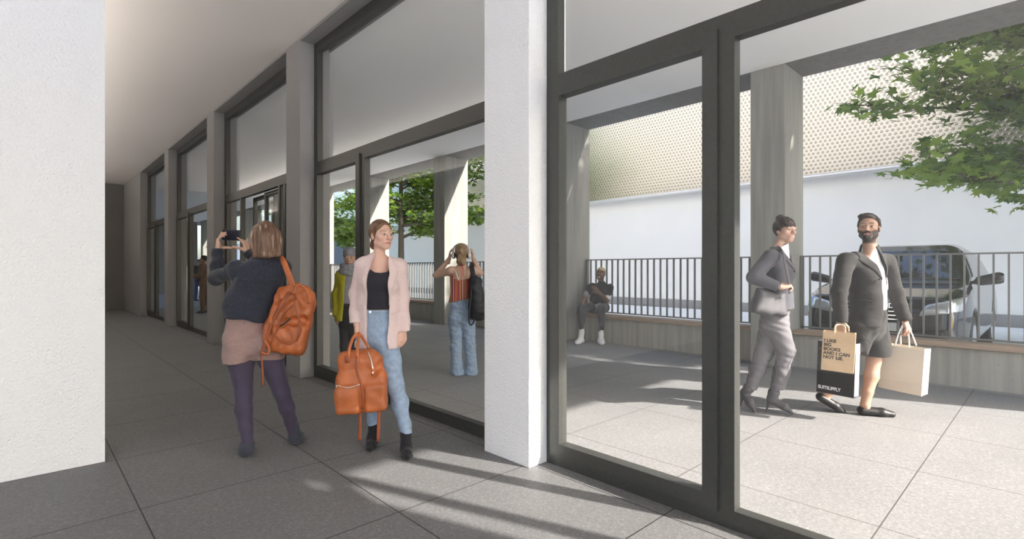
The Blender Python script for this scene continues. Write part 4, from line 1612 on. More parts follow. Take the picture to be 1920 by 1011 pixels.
    F.limb(c + rz * .175 - rx * .10, c + rz * .185 + rx * .06, .035, .035, .04)
    F.box(c + rz * -.095 - rx * .085 - ry * .075, (.085, .04, .100), .035, .01, 'add', rot)
    F.box(c + rz * -.095 + rx * .085 - ry * .065, (.080, .04, .100), .035, .01, 'add', rot)
    F.limb(c + rx * .16 + rz * .13 - ry * .05, c + rx * .02 + rz * .03 - ry * .12, .014, .028, .03, 'cut')
    F.limb(c - rx * .155 + rz * .012 - ry * .11, c + rx * .165 + rz * .012 - ry * .11, .006, .006, .006, 'cut')
    F.limb(c + rx * .005 + rz * .0 - ry * .13, c + rx * .01 - rz * .2 - ry * .13, .012, .012, .015, 'cut')
    F.wrinkle(.0032, (30, 30, 30), 21)
    bag = solid('bag_body', F, M['leather'], Q.root)
    def tube(nm, pts, r, m, par, flat=None):
        t = MB()
        t.tube([J2(*q) for q in pts], r, 8, flat=flat)
        return t.build(nm, m, par, smooth=True)
    tube('handle', [(652, 680, -.09), (655, 655, -.075), (662, 634, -.03), (671, 625, -.0), (673, 628, .02)], .011, M['leather'], bag, ((0, -1, .2), .3))
    tube('handle', [(669, 690, -.10), (670, 660, -.085), (672, 638, -.03), (675, 627, .0), (684, 640, .01), (694, 658, .02)], .011, M['leather'], bag, ((0, -1, .2), .3))
    tube('handle_tab', [(650, 668, -.098), (651, 681, -.1)], .014, M['leather_dark'], bag, ((0, -1, 0), .25))
    tube('front_strap', [(669, 668, -.098), (669, 695, -.115), (676, 716, -.125), (680, 742, -.13), (679, 768, -.10)], .008, M['leather_dark'], bag, ((0, -1, 0), .5))
    tube('zip', [(633, 723, -.118), (647, 727, -.128), (660, 726, -.13), (674, 721, -.13)], .004, M['metal_zip'], bag)
    tube('zip', [(690, 660, -.03), (696, 676, -.06), (699, 692, -.075)], .005, M['metal_zip'], bag)
    tube('zip_pull', [(699, 690, -.085), (699, 706, -.09)], .012, M['leather'], bag, ((0, -1, 0), .3))
    MB().tube([J2(699, 690, -.098), J2(699, 690, -.102)], .005, 12).build('eyelet', M['metal_zip'], bag)
    MB().tube([J2(699, 699, -.101), J2(699, 699, -.105)], .005, 12).build('eyelet', M['metal_zip'], bag)
    tube('zip_pull', [(631, 722, -.12), (632, 734, -.12)], .004, M['metal_zip'], bag)
    tube('hanging_strap', [(674, 768, -.03), (675, 795, -.03), (674, 826, -.03)], .012, M['leather_dark'], bag, ((0, -1, 0), .22))
    tube('hanging_strap', [(711, 764, .0), (710, 795, .0), (709, 828, .0)], .012, M['leather_dark'], bag, ((0.4, -1, 0), .22))
blazer_woman()
# ------------------------------------------------------------------ man in the dark suit jacket and shorts, walking right
def suit_man():
    P = Person(1632, 4.63, 'bearded person in a black suit jacket and black shorts carrying shopping bags')
    J, R = P.J, P.R
    j = dict(neck=J(1631, 464, .0), chest=J(1626, 512, .0), waist=J(1632, 572, 0), shL=J(1590, 490, -.06), shR=J(1660, 490, .11),
             elL=J(1573, 548, -.12), wrL=J(1576, 602, -.14), elR=J(1680, 552, .13), wrR=J(1697, 602, .04),
             hipL=J(1612, 612, -.05), hipR=J(1643, 612, .05), knL=J(1592, 680, -.02), knR=J(1638, 676, .03), anL=J(1546, 742, .10), anR=J(1622, 757, -.02))
    H = Head(J(1629, 428, .0), (-.66, -.75, .10), (.02, 0, 1), k=1.04, male=True, skin=(.50, .30, .21), lip=(.36, .15, .12), brow=(.025, .016, .012), beard=(.035, .024, .02), iris=(.03, .02, .015))
    hl = hand(j['wrL'], V3(.02, -.05, -1), (.5, .85, 0), -1, (.8, .95, 1.0, 1.0), 1.05, [V3(.55, -.2, -.7), V3(.3, .3, -.8), V3(.1, .6, -.6)])
    hr = hand(j['wrR'], V3(.25, -.25, -1), (-.6, .75, 0), 1, (.75, .9, 1.0, 1.0), 1.05, [V3(-.1, -.6, -.7), V3(-.2, -.2, -.9), V3(-.3, .3, -.8)])
    jj = dict(j); jj['head'] = H.p(0, -.02, -.03)
    B = body_field(jj, .007, .82, False)
    # bare lower legs at full girth
    B.chain([R(J(1641, 640, .04), .07), R(J(1638, 676, .03), .058), R(J(1634, 705, .015), .058), R(J(1627, 735, -.01), .042), R(J(1622, 760, -.02), .036), R(J(1625, 768, -.03), .030)], .02)
    B.chain([R(J(1600, 650, -.04), .07), R(J(1591, 680, -.02), .056), R(J(1575, 708, .03), .057), R(J(1558, 730, .08), .042), R(J(1547, 746, .10), .034), R(J(1550, 750, .09), .030)], .02)
    solid('body', [B, H.field(neck=j['neck']), hl, hr], M['skin'], P.root, H.color)
    # hair
    F = F3(H.c - .18, H.c + .18, .0036)
    H.skull(F, .012)
    H.E(F, (.02, .03, .098), (.06, .06, .028), .02)
    hx = [(-.2, -.075), (-.055, -.070), (-.03, -.02), (-.012, .012), (.020, .014), (.026, .045), (.052, .070), (.075, .086), (.15, .12), (.15, .25), (-.2, .25)]
    F.poly(hx, u=tuple(H.f), v=tuple(H.u), o=tuple(H.c))
    F.wrinkle(.002, (150, 60, 150), 2)
    solid('hair', F, M['hair_black'], P.root)
    # beard volume
    F = F3(H.c - .17, H.c + .17, .0034)
    H.skull(F, .004)
    H.E(F, (0, .066, -.097), (.036, .030, .030), .03)
    H.E(F, (0, .088, -.048), (.03, .012, .006), .01)
    bx = [(-.062, .01), (-.060, -.06), (-.045, -.2), (.045, -.2), (.060, -.06), (.062, .01), (.054, .01), (.050, -.045), (.034, -.046), (.014, -.040), (-.014, -.040), (-.034, -.046), (-.050, -.045), (-.054, .01)]
    F.poly(bx, u=tuple(H.l), v=tuple(H.u), o=tuple(H.c), side=(tuple(H.p(0, .012, 0)), tuple(-H.f)))
    F.poly([(-.024, -.056), (.024, -.056), (.020, -.076), (-.020, -.076)], u=tuple(H.l), v=tuple(H.u), o=tuple(H.c), mode='cut', side=(tuple(H.p(0, .05, 0)), tuple(-H.f)))
    F.wrinkle(.001, (250, 250, 250), 3)
    solid('beard', F, M['hair_black'], P.root)
    # white tee
    bf = nrm(V3(.62, -.78, 0)); bs = V3(.78, .62, 0)
    lo, hi = bounds([J(1570, 465), J(1690, 580)], .2)
    F = F3(lo, hi, .0065)
    F.limb(J(1630, 514, .02), J(1637, 572, .01), .122, .112, .04, sq=(bs, 1.32))
    F.limb(J(1630, 500, .02), J(1631, 466, .01), .10, .060, .04)
    F.plane(J(1631, 466, -.06), (0, -.2, 1))
    F.wrinkle(.003, (30, 30, 30), 3)
    solid('t_shirt', F, M['shirt_white'], P.root)
    # shorts
    lo, hi = bounds([J(1570, 565), J(1690, 675)], .22)
    F = F3(lo, hi, .0065)
    F.limb(J(1637, 566, .01), J(1629, 618, 0), .110, .122, .04, sq=(bs, 1.28))
    F.limb(J(1639, 618, .04), J(1644, 676, .03), .112, .112, .03)
    F.limb(J(1614, 616, -.04), J(1603, 655, -.04), .112, .102, .03)
    F.limb(J(1616, 628, -.20), J(1625, 676, -.14), .018, .03, .03, 'cut')
    F.poly(P.P2([(1618, 667), (1672, 669), (1672, 720), (1560, 720), (1560, 650), (1600, 655)]), mode='cut')
    F.wrinkle(.005, (26, 26, 20), 5)
    solid('shorts', F, M['suit_black'], P.root)
    # suit jacket
    lo, hi = bounds([j['shL'], j['shR'], j['elL'], j['elR'], j['wrL'], j['wrR'], J(1630, 615)], .17)
    F = F3(lo, hi, .0062)
    F.limb(J(1623, 512, .0), J(1628, 565, .0), .142, .130, .05, sq=(bs, 1.28))
    F.limb(J(1628, 560, .0), J(1626, 620, -.01), .130, .152, .05, sq=(bs, 1.24))
    F.limb(J(1591, 488, -.06), J(1658, 490, .10), .070, .070, .05)
    F.limb(J(1629, 500, .02), J(1630, 464, .03), .115, .080, .06)
    F.plane(J(1630, 459, .0), (0, -.35, 1), .01)
    F.chain([R(J(1585, 488, -.07), .073), R(j['elL'], .064), R(J(1576, 602, -.135), .054)], .02)
    F.chain([R(J(1662, 490, .11), .072), R(j['elR'], .064), R(J(1697, 600, .05), .054)], .02)
    F.wrinkle(.0035, (20, 20, 30), 19)
    F.poly(P.P2([(1540, 603.5), (1590.5, 604.5), (1590.5, 650), (1540, 650)], -.13), mode='cut')
    F.poly(P.P2([(1684, 603), (1708, 598), (1730, 600), (1730, 660), (1676, 660), (1676, 612)], .05), mode='cut')
    F.plane(J(1630, 611, 0), (.02, 0, -1), .01)
    cut = F.copy()
    op = [(1611, 452), (1646, 452), (1656, 480), (1667, 545), (1668, 580), (1672, 606), (1672, 640), (1632, 640), (1643, 606), (1650, 590), (1650, 522), (1638, 496), (1622, 474)]
    F.poly(P.P2(op, -.1), mode='cut', side=((0, .09, 0), (0, 1, 0)), k=.006)
    jk = solid('jacket', F, M['suit_black'], P.root)
    for pts in ([(1609, 453), (1601, 466), (1611, 482), (1606, 486), (1618, 496), (1650, 526), (1650, 521), (1639, 496), (1623, 474)],
                [(1645, 452), (1652, 462), (1663, 484), (1669, 510), (1668, 560), (1665, 520), (1656, 480)]):
        L = cut.copy().grow(.008)
        L.poly(P.P2(pts, -.1), side=((0, .06, 0), (0, 1, 0)), k=.004)
        solid('lapel', L, M['suit_black'], jk)
    L = cut.copy().grow(.006)
    L.poly(P.P2([(1606, 560), (1628, 563), (1628, 567), (1606, 564)], -.1), side=((0, .05, 0), (0, 1, 0)))
    solid('pocket_flap', L, M['suit_black'], jk)
    MB().tube([J(1648, 524, -.165), J(1648, 524, -.175)], .008, 10).build('button', M['gasket'], jk)
    for heel, toe, an in ((J(1608, 772, -.0), J(1677, 785, -.08), J(1622, 762, -.02)), (J(1527, 747, .13), J(1581, 778, .06), J(1546, 752, .10))):
        if toe[0] > 0:
            heel[2] = 0; toe[2] = 0
        up = V3(0, 0, 1)
        f = shoe(heel, toe, up, None, w=.048, thick=.040, h=.005, point=.7)
        s = solid('loafer', f, M['shoe_black'], P.root)
        d = nrm(toe - heel)
        q = heel + d * .17 + V3(0, 0, .062)
        MB().tube([q + V3(.0, -.03, -.006), q + V3(0, 0, .004), q + V3(0, .03, -.006)], .007, 6).build('strap', M['shoe_black'], s, smooth=True)

    # bags
    def carrier(nm, px, dist, c, w, h, t, yaw, mats, label, tilt=0.0):
        Q = prop(nm, px, dist, label, 'bag')
        c = Q.J(*c)
        e = empty('x', (0, 0, 0))
        bpy.data.objects.remove(e)
        m = MB()
        b0, b1 = .94, 1.0
        # front, back, sides and bottom of a folded paper bag, open at the top
        n = 6
        sh = .002
        m.box(-w / 2, w / 2, -t / 2, -t / 2 + sh, -h / 2, h / 2)
        m.box(-w / 2, w / 2, t / 2 - sh, t / 2, -h / 2, h / 2)
        m.box(-w / 2, w / 2, -t / 2, t / 2, -h / 2, -h / 2 + sh)
        front = m.build('paper', mats[0], Q.root)
        g = MB()
        for s in (1, -1):
            # side gussets folded inwards
            x0 = s * w / 2
            g.prism([(x0, -t / 2), (x0 - s * t * .12, 0), (x0, t / 2), (x0 - s * sh, t / 2), (x0 - s * (t * .12 + sh), 0), (x0 - s * sh, -t / 2)][::s], -h / 2, h / 2)
        side = g.build('gusset', mats[1], Q.root)
        for o in (front, side):
            o.location = c
            o.rotation_euler = (0, tilt, yaw)
        return Q, front
    def text(body, size, par, loc, m, name='lettering', bold=0.0, sx=1.0):
        cu = bpy.data.curves.new(name, 'FONT')
        cu.body = body
        cu.size = size
        cu.extrude = .0006
        cu.offset = bold
        cu.space_line = .95
        o = bpy.data.objects.new(name, cu)
        COL.objects.link(o)
        dg = bpy.context.evaluated_depsgraph_get()
        me = bpy.data.meshes.new_from_object(o.evaluated_get(dg))
        COL.objects.unlink(o)
        bpy.data.objects.remove(o)
        me.materials.clear(); me.materials.append(m)
        q = link(bpy.data.objects.new(name, me), par)
        q.location = loc
        q.rotation_euler = (math.radians(90), 0, 0)
        q.scale = (sx, 1, 1)
        return q
    def grips(Q, pts, r, m, nm='handle'):
        t = MB()
        t.tube([Q.J(*q) for q in pts], r, 8)
        return t.build(nm, m, Q.root, smooth=True)
    Q, f = carrier('paper_bag', 1572, 4.33, (1572, 659, 0), .232, .330, .09, -.62, (M['kraft'], M['kraft']), 'brown kraft paper bag with printed words in the hand of the bearded person', .05)
    text('I LIKE\nBIG\nBOOKS\nAND I CAN\nNOT LIE.', .0365, f, (-.105, -.0465, .075), M['ink'], bold=.0012, sx=1.0)
    grips(Q, [(1564, 626, -.04), (1566, 612, -.03), (1573, 609, 0), (1584, 612, -.03), (1584, 627, -.04)], .006, M['kraft'])
    grips(Q, [(1566, 626, .04), (1568, 612, .03), (1574, 609, 0), (1582, 612, .03), (1582, 627, .04)], .006, M['kraft'])
    Q, f = carrier('paper_bag', 1573, 4.47, (1571, 690, 0), .290, .450, .12, -.86, (M['paper_black'], M['paper_lilac']), 'black paper shopping bag with white lettering hanging behind the kraft bag', .03)
    text('SUITSUPPLY', .040, f, (-.130, -.0615, -.190), M['ink_white'], bold=.0012, sx=.82)
    grips(Q, [(1562, 642, -.05), (1566, 612, -.03), (1577, 606, -.02), (1588, 614, -.03), (1592, 642, -.05)], .004, M['gasket'])
    Q, f = carrier('paper_bag', 1695, 4.66, (1695, 691, .0), .325, .405, .16, -.95, (M['paper_cream'], M['paper_white']), 'large cream paper shopping bag with white cord handles held low at the right', .06)
    grips(Q, [(1678, 648, -.02), (1684, 628, -.01), (1692, 611, .0), (1693, 611, .01), (1689, 630, .03), (1689, 646, .05)], .006, M['cord'])
    grips(Q, [(1705, 652, -.02), (1704, 632, -.01), (1702, 612, .0), (1703, 612, .01), (1712, 632, .05), (1718, 648, .08)], .006, M['cord'])
suit_man()

# ------------------------------------------------------------------ smiling woman in the grey suit
def suit_woman():
    P = Person(1447, 4.69, 'smiling person in a grey suit with a hair bun and a grey shoulder bag')
    J, R = P.J, P.R
    j = dict(neck=J(1462, 464, .0), chest=J(1458, 510, .0), waist=J(1456, 560, 0), shL=J(1444, 480, -.13), shR=J(1472, 480, .13),
             elL=J(1413, 520, -.16), wrL=J(1463, 538, -.24), elR=J(1462, 528, .15), wrR=J(1466, 552, .06),
             hipL=J(1455, 600, -.04), hipR=J(1449, 600, .05), knL=J(1473, 655, -.06), knR=J(1433, 660, .06), anL=J(1455, 735, -.03), anR=J(1405, 735, .06))
    H = Head(J(1472, 432, .0), (.30, -.95, .0), (.06, 0, 1), k=.98, skin=(.62, .39, .30), lip=(.42, .05, .06), brow=(.03, .02, .015), iris=(.04, .025, .02), smile=1.0)
    hl = hand(j['wrL'], V3(1, .05, .15), (.1, .3, -.9), -1, (.7, .9, 1.0, 1.0), .95, [V3(.6, .5, .5), V3(.8, .4, -.2), V3(.5, .2, -.7)], arm=j['wrL'] * .62 + j['elL'] * .38)
    hr = hand(j['wrR'], V3(.1, 0, -1), (0, 1, 0), 1, (.4, .5, .5, .5), .9)
    figure(P, j, H, [hl, hr])
    # hair: fringe and bun
    F = F3(H.c - .2, H.c + .2, .0036)
    H.skull(F, .013)
    hx = [(-.2, -.09), (-.06, -.085), (-.03, -.03), (-.012, -.01), (.015, -.02), (.030, .012), (.06, .026), (.15, .026), (.15, .25), (-.2, .25)]
    F.poly(hx, u=tuple(H.f), v=tuple(H.u), o=tuple(H.c))
    H.E(F, (.0, -.055, .118), (.042, .042, .036), .02)
    H.E(F, (.03, .07, .06), (.05, .034, .034), .02)
    F.wrinkle(.0022, (140, 140, 60), 4)
    solid('hair', F, M['hair_dark'], P.root)
    bf = nrm(V3(.88, -.48, 0)); bs = V3(.48, .88, 0)
    # white collar
    F = F3(J(1462, 470) - .14, J(1462, 470) + .14, .0045)
    F.limb(J(1462, 482, 0), J(1465, 456, 0), .080, .058, .0)
    F.plane(J(1464, 463, 0), (-.45, .2, 1))
    solid('shirt_collar', F, M['shirt_white'], P.root)
    # trousers
    lo, hi = bounds([J(1380, 570), J(1500, 735)], .2)
    F = F3(lo, hi, .0065)
    F.limb(J(1455, 575, 0), J(1450, 610, 0), .112, .12, .04, sq=(bs, 1.22))
    F.chain([R(J(1456, 605, -.05), .1), R(J(1463, 630, -.06), .088), R(J(1473, 658, -.06), .074), R(J(1466, 695, -.05), .066), R(J(1456, 732, -.03), .060)], .025)
    F.chain([R(J(1448, 605, .05), .1), R(J(1441, 630, .06), .088), R(J(1432, 662, .06), .078), R(J(1420, 692, .06), .066), R(J(1408, 726, .06), .056)], .025)
    F.plane(J(1440, 731, 0), (.12, 0, -1))
    F.wrinkle(.004, (26, 26, 36), 6)
    solid('trousers', F, M['pinstripe'], P.root)
    # jacket
    lo, hi = bounds([j['shL'], j['shR'], j['elL'], j['elR'], j['wrL'], J(1455, 590)], .16)
    F = F3(lo, hi, .006)
    F.limb(J(1458, 508, 0), J(1459, 552, 0), .122, .112, .04, sq=(bs, 1.25))
    F.limb(J(1459, 548, 0), J(1460, 585, 0), .112, .136, .04, sq=(bs, 1.22))
    F.ell(J(1477, 512, -.06), (.065, .06, .065), .04)
    F.limb(J(1447, 483, -.10), J(1469, 484, .10), .064, .064, .05)
    F.limb(J(1460, 498, 0), J(1461, 462, .01), .1, .070, .05)
    F.chain([R(J(1444, 482, -.11), .068), R(j['elL'], .056), R(J(1452, 535, -.215), .046)], .02)
    F.chain([R(J(1471, 483, .12), .062), R(j['elR'], .05), R(J(1468, 556, .06), .044)], .02)
    F.wrinkle(.003, (22, 22, 30), 7)
    F.plane(J(1460, 580, 0), (.12, 0, -1), .01)
    F.plane(J(1460, 460, 0), (-.3, 0, 1), .008)
    cut = F.copy()
    op = [(1466, 458), (1482, 462), (1486, 480), (1490, 500), (1487, 502), (1476, 482), (1464, 468)]
    F.poly(P.P2(op, -.08), mode='cut', side=((0, .02, 0), (0, 1, 0)), k=.005)
    jk = solid('jacket', F, M['suit_grey'], P.root)
    for pts in ([(1463, 466), (1459, 472), (1470, 484), (1468, 487), (1488, 512), (1490, 505), (1478, 484)],):
        L = cut.copy().grow(.008)
        L.poly(P.P2(pts, -.08), side=((0, -.02, 0), (0, 1, 0)), k=.004)
        solid('lapel', L, M['suit_grey'], jk)
    MB().tube([J(1489, 509, -.16), J(1489.5, 509, -.17)], .009, 10).build('button', M['gasket'], jk)
    # pointed heels with stocking shaft
    for heel, toe, an, hb in ((J(1441, 752, -.02), J(1486, 777, -.10), J(1451, 736, -.03), J(1436, 771, .0)), (J(1391, 740, .10), J(1416, 775, .0), J(1404, 728, .06), J(1388, 760, .12))):
        d = nrm(toe - heel)
        F = F3(*bounds([heel, toe, an], .1), .005)
        F.limb(an, heel + V3(.03, 0, .02), .050, .040, .02)
        F.limb(heel + V3(.025, 0, .01), toe - d * .08 + V3(0, 0, .03), .036, .036, .025)
        F.limb(toe - d * .08 + V3(0, 0, .028), toe + V3(0, 0, .010), .036, .012, .02)
        s = solid('ankle_boot', F, M['shoe_grey'], P.root)
        hp = heel.copy(); hp[2] = max(hp[2] - .02, .08)
        ft = J(1436, 771, .02) if hb[0] > -.2 else hb
        b = np.array(hb); b[2] = .002
        if toe[0] < 0:
            b[2] = hp[2] - .09
        t = MB()
        t.tube([hp + V3(.005, 0, .01), (hp + b) / 2, b], [.018, .009, .006], 8)
        t.build('heel', M['shoe_grey'], s, smooth=True)
    # bracelet
    MB().tube([j['wrL'] + V3(-.008, .028 * math.sin(a), .028 * math.cos(a)) for a in [i * .5236 for i in range(13)]], .004, 6).build('bracelet', M['metal_zip'], P.root, smooth=True)
    # shoulder bag
    Q = prop('shoulder_bag', 1447, 4.50, 'grey leather shoulder bag at the hip of the smiling person', 'bag')
    J2 = Q.J
    c = J2(1446, 568, .02)
    lo, hi = bounds([J2(1400, 530), J2(1490, 600)], .12)
    F = F3(lo, hi, .006)
    F.F[:] = -1
    F.poly(Q.P2([(1421, 538), (1436, 541), (1455, 548), (1476, 547), (1482, 546), (1480, 592), (1472, 596), (1440, 593), (1409, 586), (1412, 570)]), d0=-.004, k=.02)
    X, Y, Z = F.grid((slice(None),) * 3)
    d = np.abs(Y - .05 - .25 * X) - (.075 - .18 * np.clip(Z - c[2], -.1, .2))
    d = np.broadcast_to(d, F.F.shape)
    hh = np.maximum(.06 - np.abs(F.F - d), 0) / .06
    F.F = (np.maximum(F.F, d) + hh * hh * .015).astype(np.float32)
    F.wrinkle(.005, (18, 18, 18), 2)
    bag = solid('bag_body', F, M['bag_grey'], Q.root)
    t = MB()
    t.tube([J2(1462, 466, .12), J2(1468, 471, .04), J2(1472, 492, -.03), J2(1477, 515, -.06), J2(1481, 540, -.05), J2(1481, 550, -.02)], .018, 8, flat=((.4, -1, 0), .2))
    t.build('strap', M['bag_grey'], bag, smooth=True)
    t = MB()
    t.tube([J2(1424, 540, .1), J2(1423, 560, .12), J2(1414, 575, .08)], .012, 8, flat=((-1, .3, 0), .25))
    t.build('strap', M['bag_grey'], bag, smooth=True)
suit_woman()
# ------------------------------------------------------------------ woman with headphones, seen from behind
def headphone_woman():
    P = Person(868, 6.40, 'person seen from behind in a striped strappy top and flared jeans with raised arms')
    J, R = P.J, P.R
    j = dict(neck=J(866, 499, .0), chest=J(866, 530, .0), waist=J(864, 565, 0), shL=J(846, 508, .0), shR=J(886, 507, .02),
             elL=J(818, 516, .10), wrL=J(842, 486, .16), elR=J(900, 512, .16), wrR=J(888, 486, .16),
             hipL=J(856, 598, .0), hipR=J(876, 598, .0), knL=J(855, 650, -.02), knR=J(882, 650, -.01), anL=J(857, 697, .0), anR=J(884, 694, .0))
    H = Head(J(865, 475, .03), (.0, 1, -.05), k=.97, skin=(.58, .38, .29))
    hl = hand(j['wrL'], V3(.14, -.02, .95), (.9, .1, -.1), -1, (.25, .35, .4, .45), .9, h=.004)
    hr = hand(j['wrR'], V3(-.14, -.02, .95), (-.9, .1, -.1), 1, (.25, .35, .4, .45), .9, h=.004)
    jj = dict(j); jj['head'] = H.p(0, -.02, -.03)
    B = body_field(jj, .0075, .86, True)
    B.limb(J(866, 516, 0), J(865, 560, 0), .088, .078, .04, sq=((1, 0, 0), 1.35))
    B.limb(J(847, 510, 0), J(885, 509, .02), .045, .045, .05)
    for s in 'LR':
        B.limb(j['sh' + s], j['el' + s], .045, .036, .03)
        B.limb(j['el' + s], j['wr' + s], .037, .026, .015)
    B.limb(J(866, 540, -.098), J(865, 560, -.098), .003, .01, .04, 'cut')
    solid('body', [B, H.field(h=.004, neck=j['neck']), hl, hr], M['skin'], P.root, H.color)
    # low bun
    F = F3(H.c - .2, H.c + .2, .005)
    H.skull(F, .012)
    F.plane(H.p(0, .05, 0), H.f)
    F.ell(J(865, 490, -.05), (.062, .045, .05), .02)
    F.limb(J(862, 484, -.05), J(869, 495, -.08), .03, .024, .02)
    F.wrinkle(.002, (110, 110, 60), 4)
    solid('hair', F, M['hair_blonde'], P.root)
    # top
    lo, hi = bounds([J(840, 505), J(892, 575)], .14)
    F = F3(lo, hi, .006)
    F.limb(J(866, 516, 0), J(865, 562, 0), .110, .096, .04, sq=((1, 0, 0), 1.36))
    F.limb(J(865, 560, 0), J(864, 574, 0), .094, .104, .04, sq=((1, 0, 0), 1.36))
    F.poly(P.P2([(820, 480), (846, 508), (850, 523), (866, 525), (882, 522), (884, 505), (905, 480), (905, 470), (820, 470)], -.1), mode='cut')
    F.plane(J(864, 563, 0), (.22, 0, -1))
    solid('top', F, M['stripe_top'], P.root)
    t = MB()
    t.tube([J(855, 508, .09), J(853, 505, .03), J(855, 512, -.095), J(860, 526, -.125)], .006, 6)
    t.build('white_strap', M['strap_white'], P.root, smooth=True)
    t = MB()
    t.tube([J(865, 525, -.128), J(866, 510, -.125), J(867, 500, -.075), J(869, 508, -.122), J(868, 518, -.128)], .004, 6)
    t.build('halter_cord', M['red_cord'], P.root, smooth=True)
    t = MB()
    t.tube([J(857, 498, .05), J(861, 497, -.045), J(866, 499, -.068), J(871, 497, -.045), J(874, 498, .05)], .006, 6)
    t.build('halter_cord', M['red_cord'], P.root, smooth=True)
    # jeans
    lo, hi = bounds([J(840, 555), J(905, 708)], .18)
    F = F3(lo, hi, .007)
    F.limb(J(864, 566, 0), J(866, 598, 0), .096, .118, .04, sq=((1, 0, 0), 1.38))
    F.ell(J(855, 597, -.05), (.085, .085, .09), .04)
    F.ell(J(877, 597, -.05), (.085, .085, .09), .04)
    F.chain([R(J(855, 602, 0), .096), R(J(855, 650, -.02), .068), R(J(856, 680, -.02), .070), R(J(857, 702, -.02), .086)], .025)
    F.chain([R(J(877, 602, 0), .096), R(J(881, 650, -.01), .068), R(J(883, 680, -.01), .070), R(J(884, 699, -.01), .084)], .025)
    F.plane(J(864, 561, 0), (-.28, 0, 1))
    F.plane(J(864, 702, 0), (0, 0, -1))
    F.wrinkle(.004, (26, 26, 40), 6)
    solid('jeans', F, M['jeans'], P.root)
    for x, y, d in ((856, 704, -.1), (884, 701, -.05)):
        h_, t_ = J(x, y, d), J(x, y, d + .24)
        h_[2] = t_[2] = 0
        s = solid('shoe', shoe(h_, t_, (0, 0, 1), None, w=.042), M['bag_grey'], P.root)
    # headphones
    Q = prop('headphones', 865, 6.43, 'pale headphones worn by the person in the striped top', 'headphones')
    J2 = Q.J
    for x, s in ((850, -1), (880, 1)):
        F = F3(J2(x, 479) - .09, J2(x, 479) + .09, .005)
        F.ell(J2(x, 479), (.026, .038, .045), 0)
        o = solid('ear_cup', F, M['headphone'], Q.root)
        F = F3(J2(x - 2 * s, 479) - .09, J2(x - 2 * s, 479) + .09, .005)
        F.ell(J2(x - 2.5 * s, 479), (.014, .036, .042), 0)
        solid('ear_pad', F, M['ear_pad'], o)
    t = MB()
    t.tube([J2(849, 476), J2(851, 465), J2(858, 459), J2(865, 457.5), J2(872, 459), J2(879, 465), J2(881, 476)], .012, 8, flat=((0, -1, 0), 1.4))
    t.build('headband', M['headphone'], Q.root, smooth=True)
    # black backpack
    Q = prop('backpack', 893, 6.25, 'black cloth backpack hanging from the right shoulder of the person in the striped top', 'backpack')
    J2 = Q.J
    c = J2(896, 557, 0)
    F = F3(c - .42, c + .42, .0085)
    F.limb(J2(891, 528, 0), J2(897, 582, 0), .07, .115, .05, sq=((1, 0, 0), 1.05))
    F.limb(J2(892, 585, 0), J2(908, 584, 0), .07, .07, .06)
    F.wrinkle(.009, (22, 22, 22), 5)
    b = solid('bag_body', F, M['backpack_black'], Q.root)
    t = MB()
    t.tube([J2(883, 497, .22), J2(884, 497, .10), J2(886, 510, -.0), J2(889, 525, -.04)], .032, 8, flat=((0, -1, .1), .25))
    t.build('shoulder_strap', M['backpack_black'], b, smooth=True)
    t = MB()
    t.tube([J2(884, 540, -.06), J2(881, 575, -.09), J2(879, 600, -.08), J2(883, 610, -.08), J2(889, 602, -.08), J2(886, 592, -.08)], .010, 6, flat=((0, -1, 0), .4))
    t.build('loose_strap', M['backpack_black'], b, smooth=True)
headphone_woman()

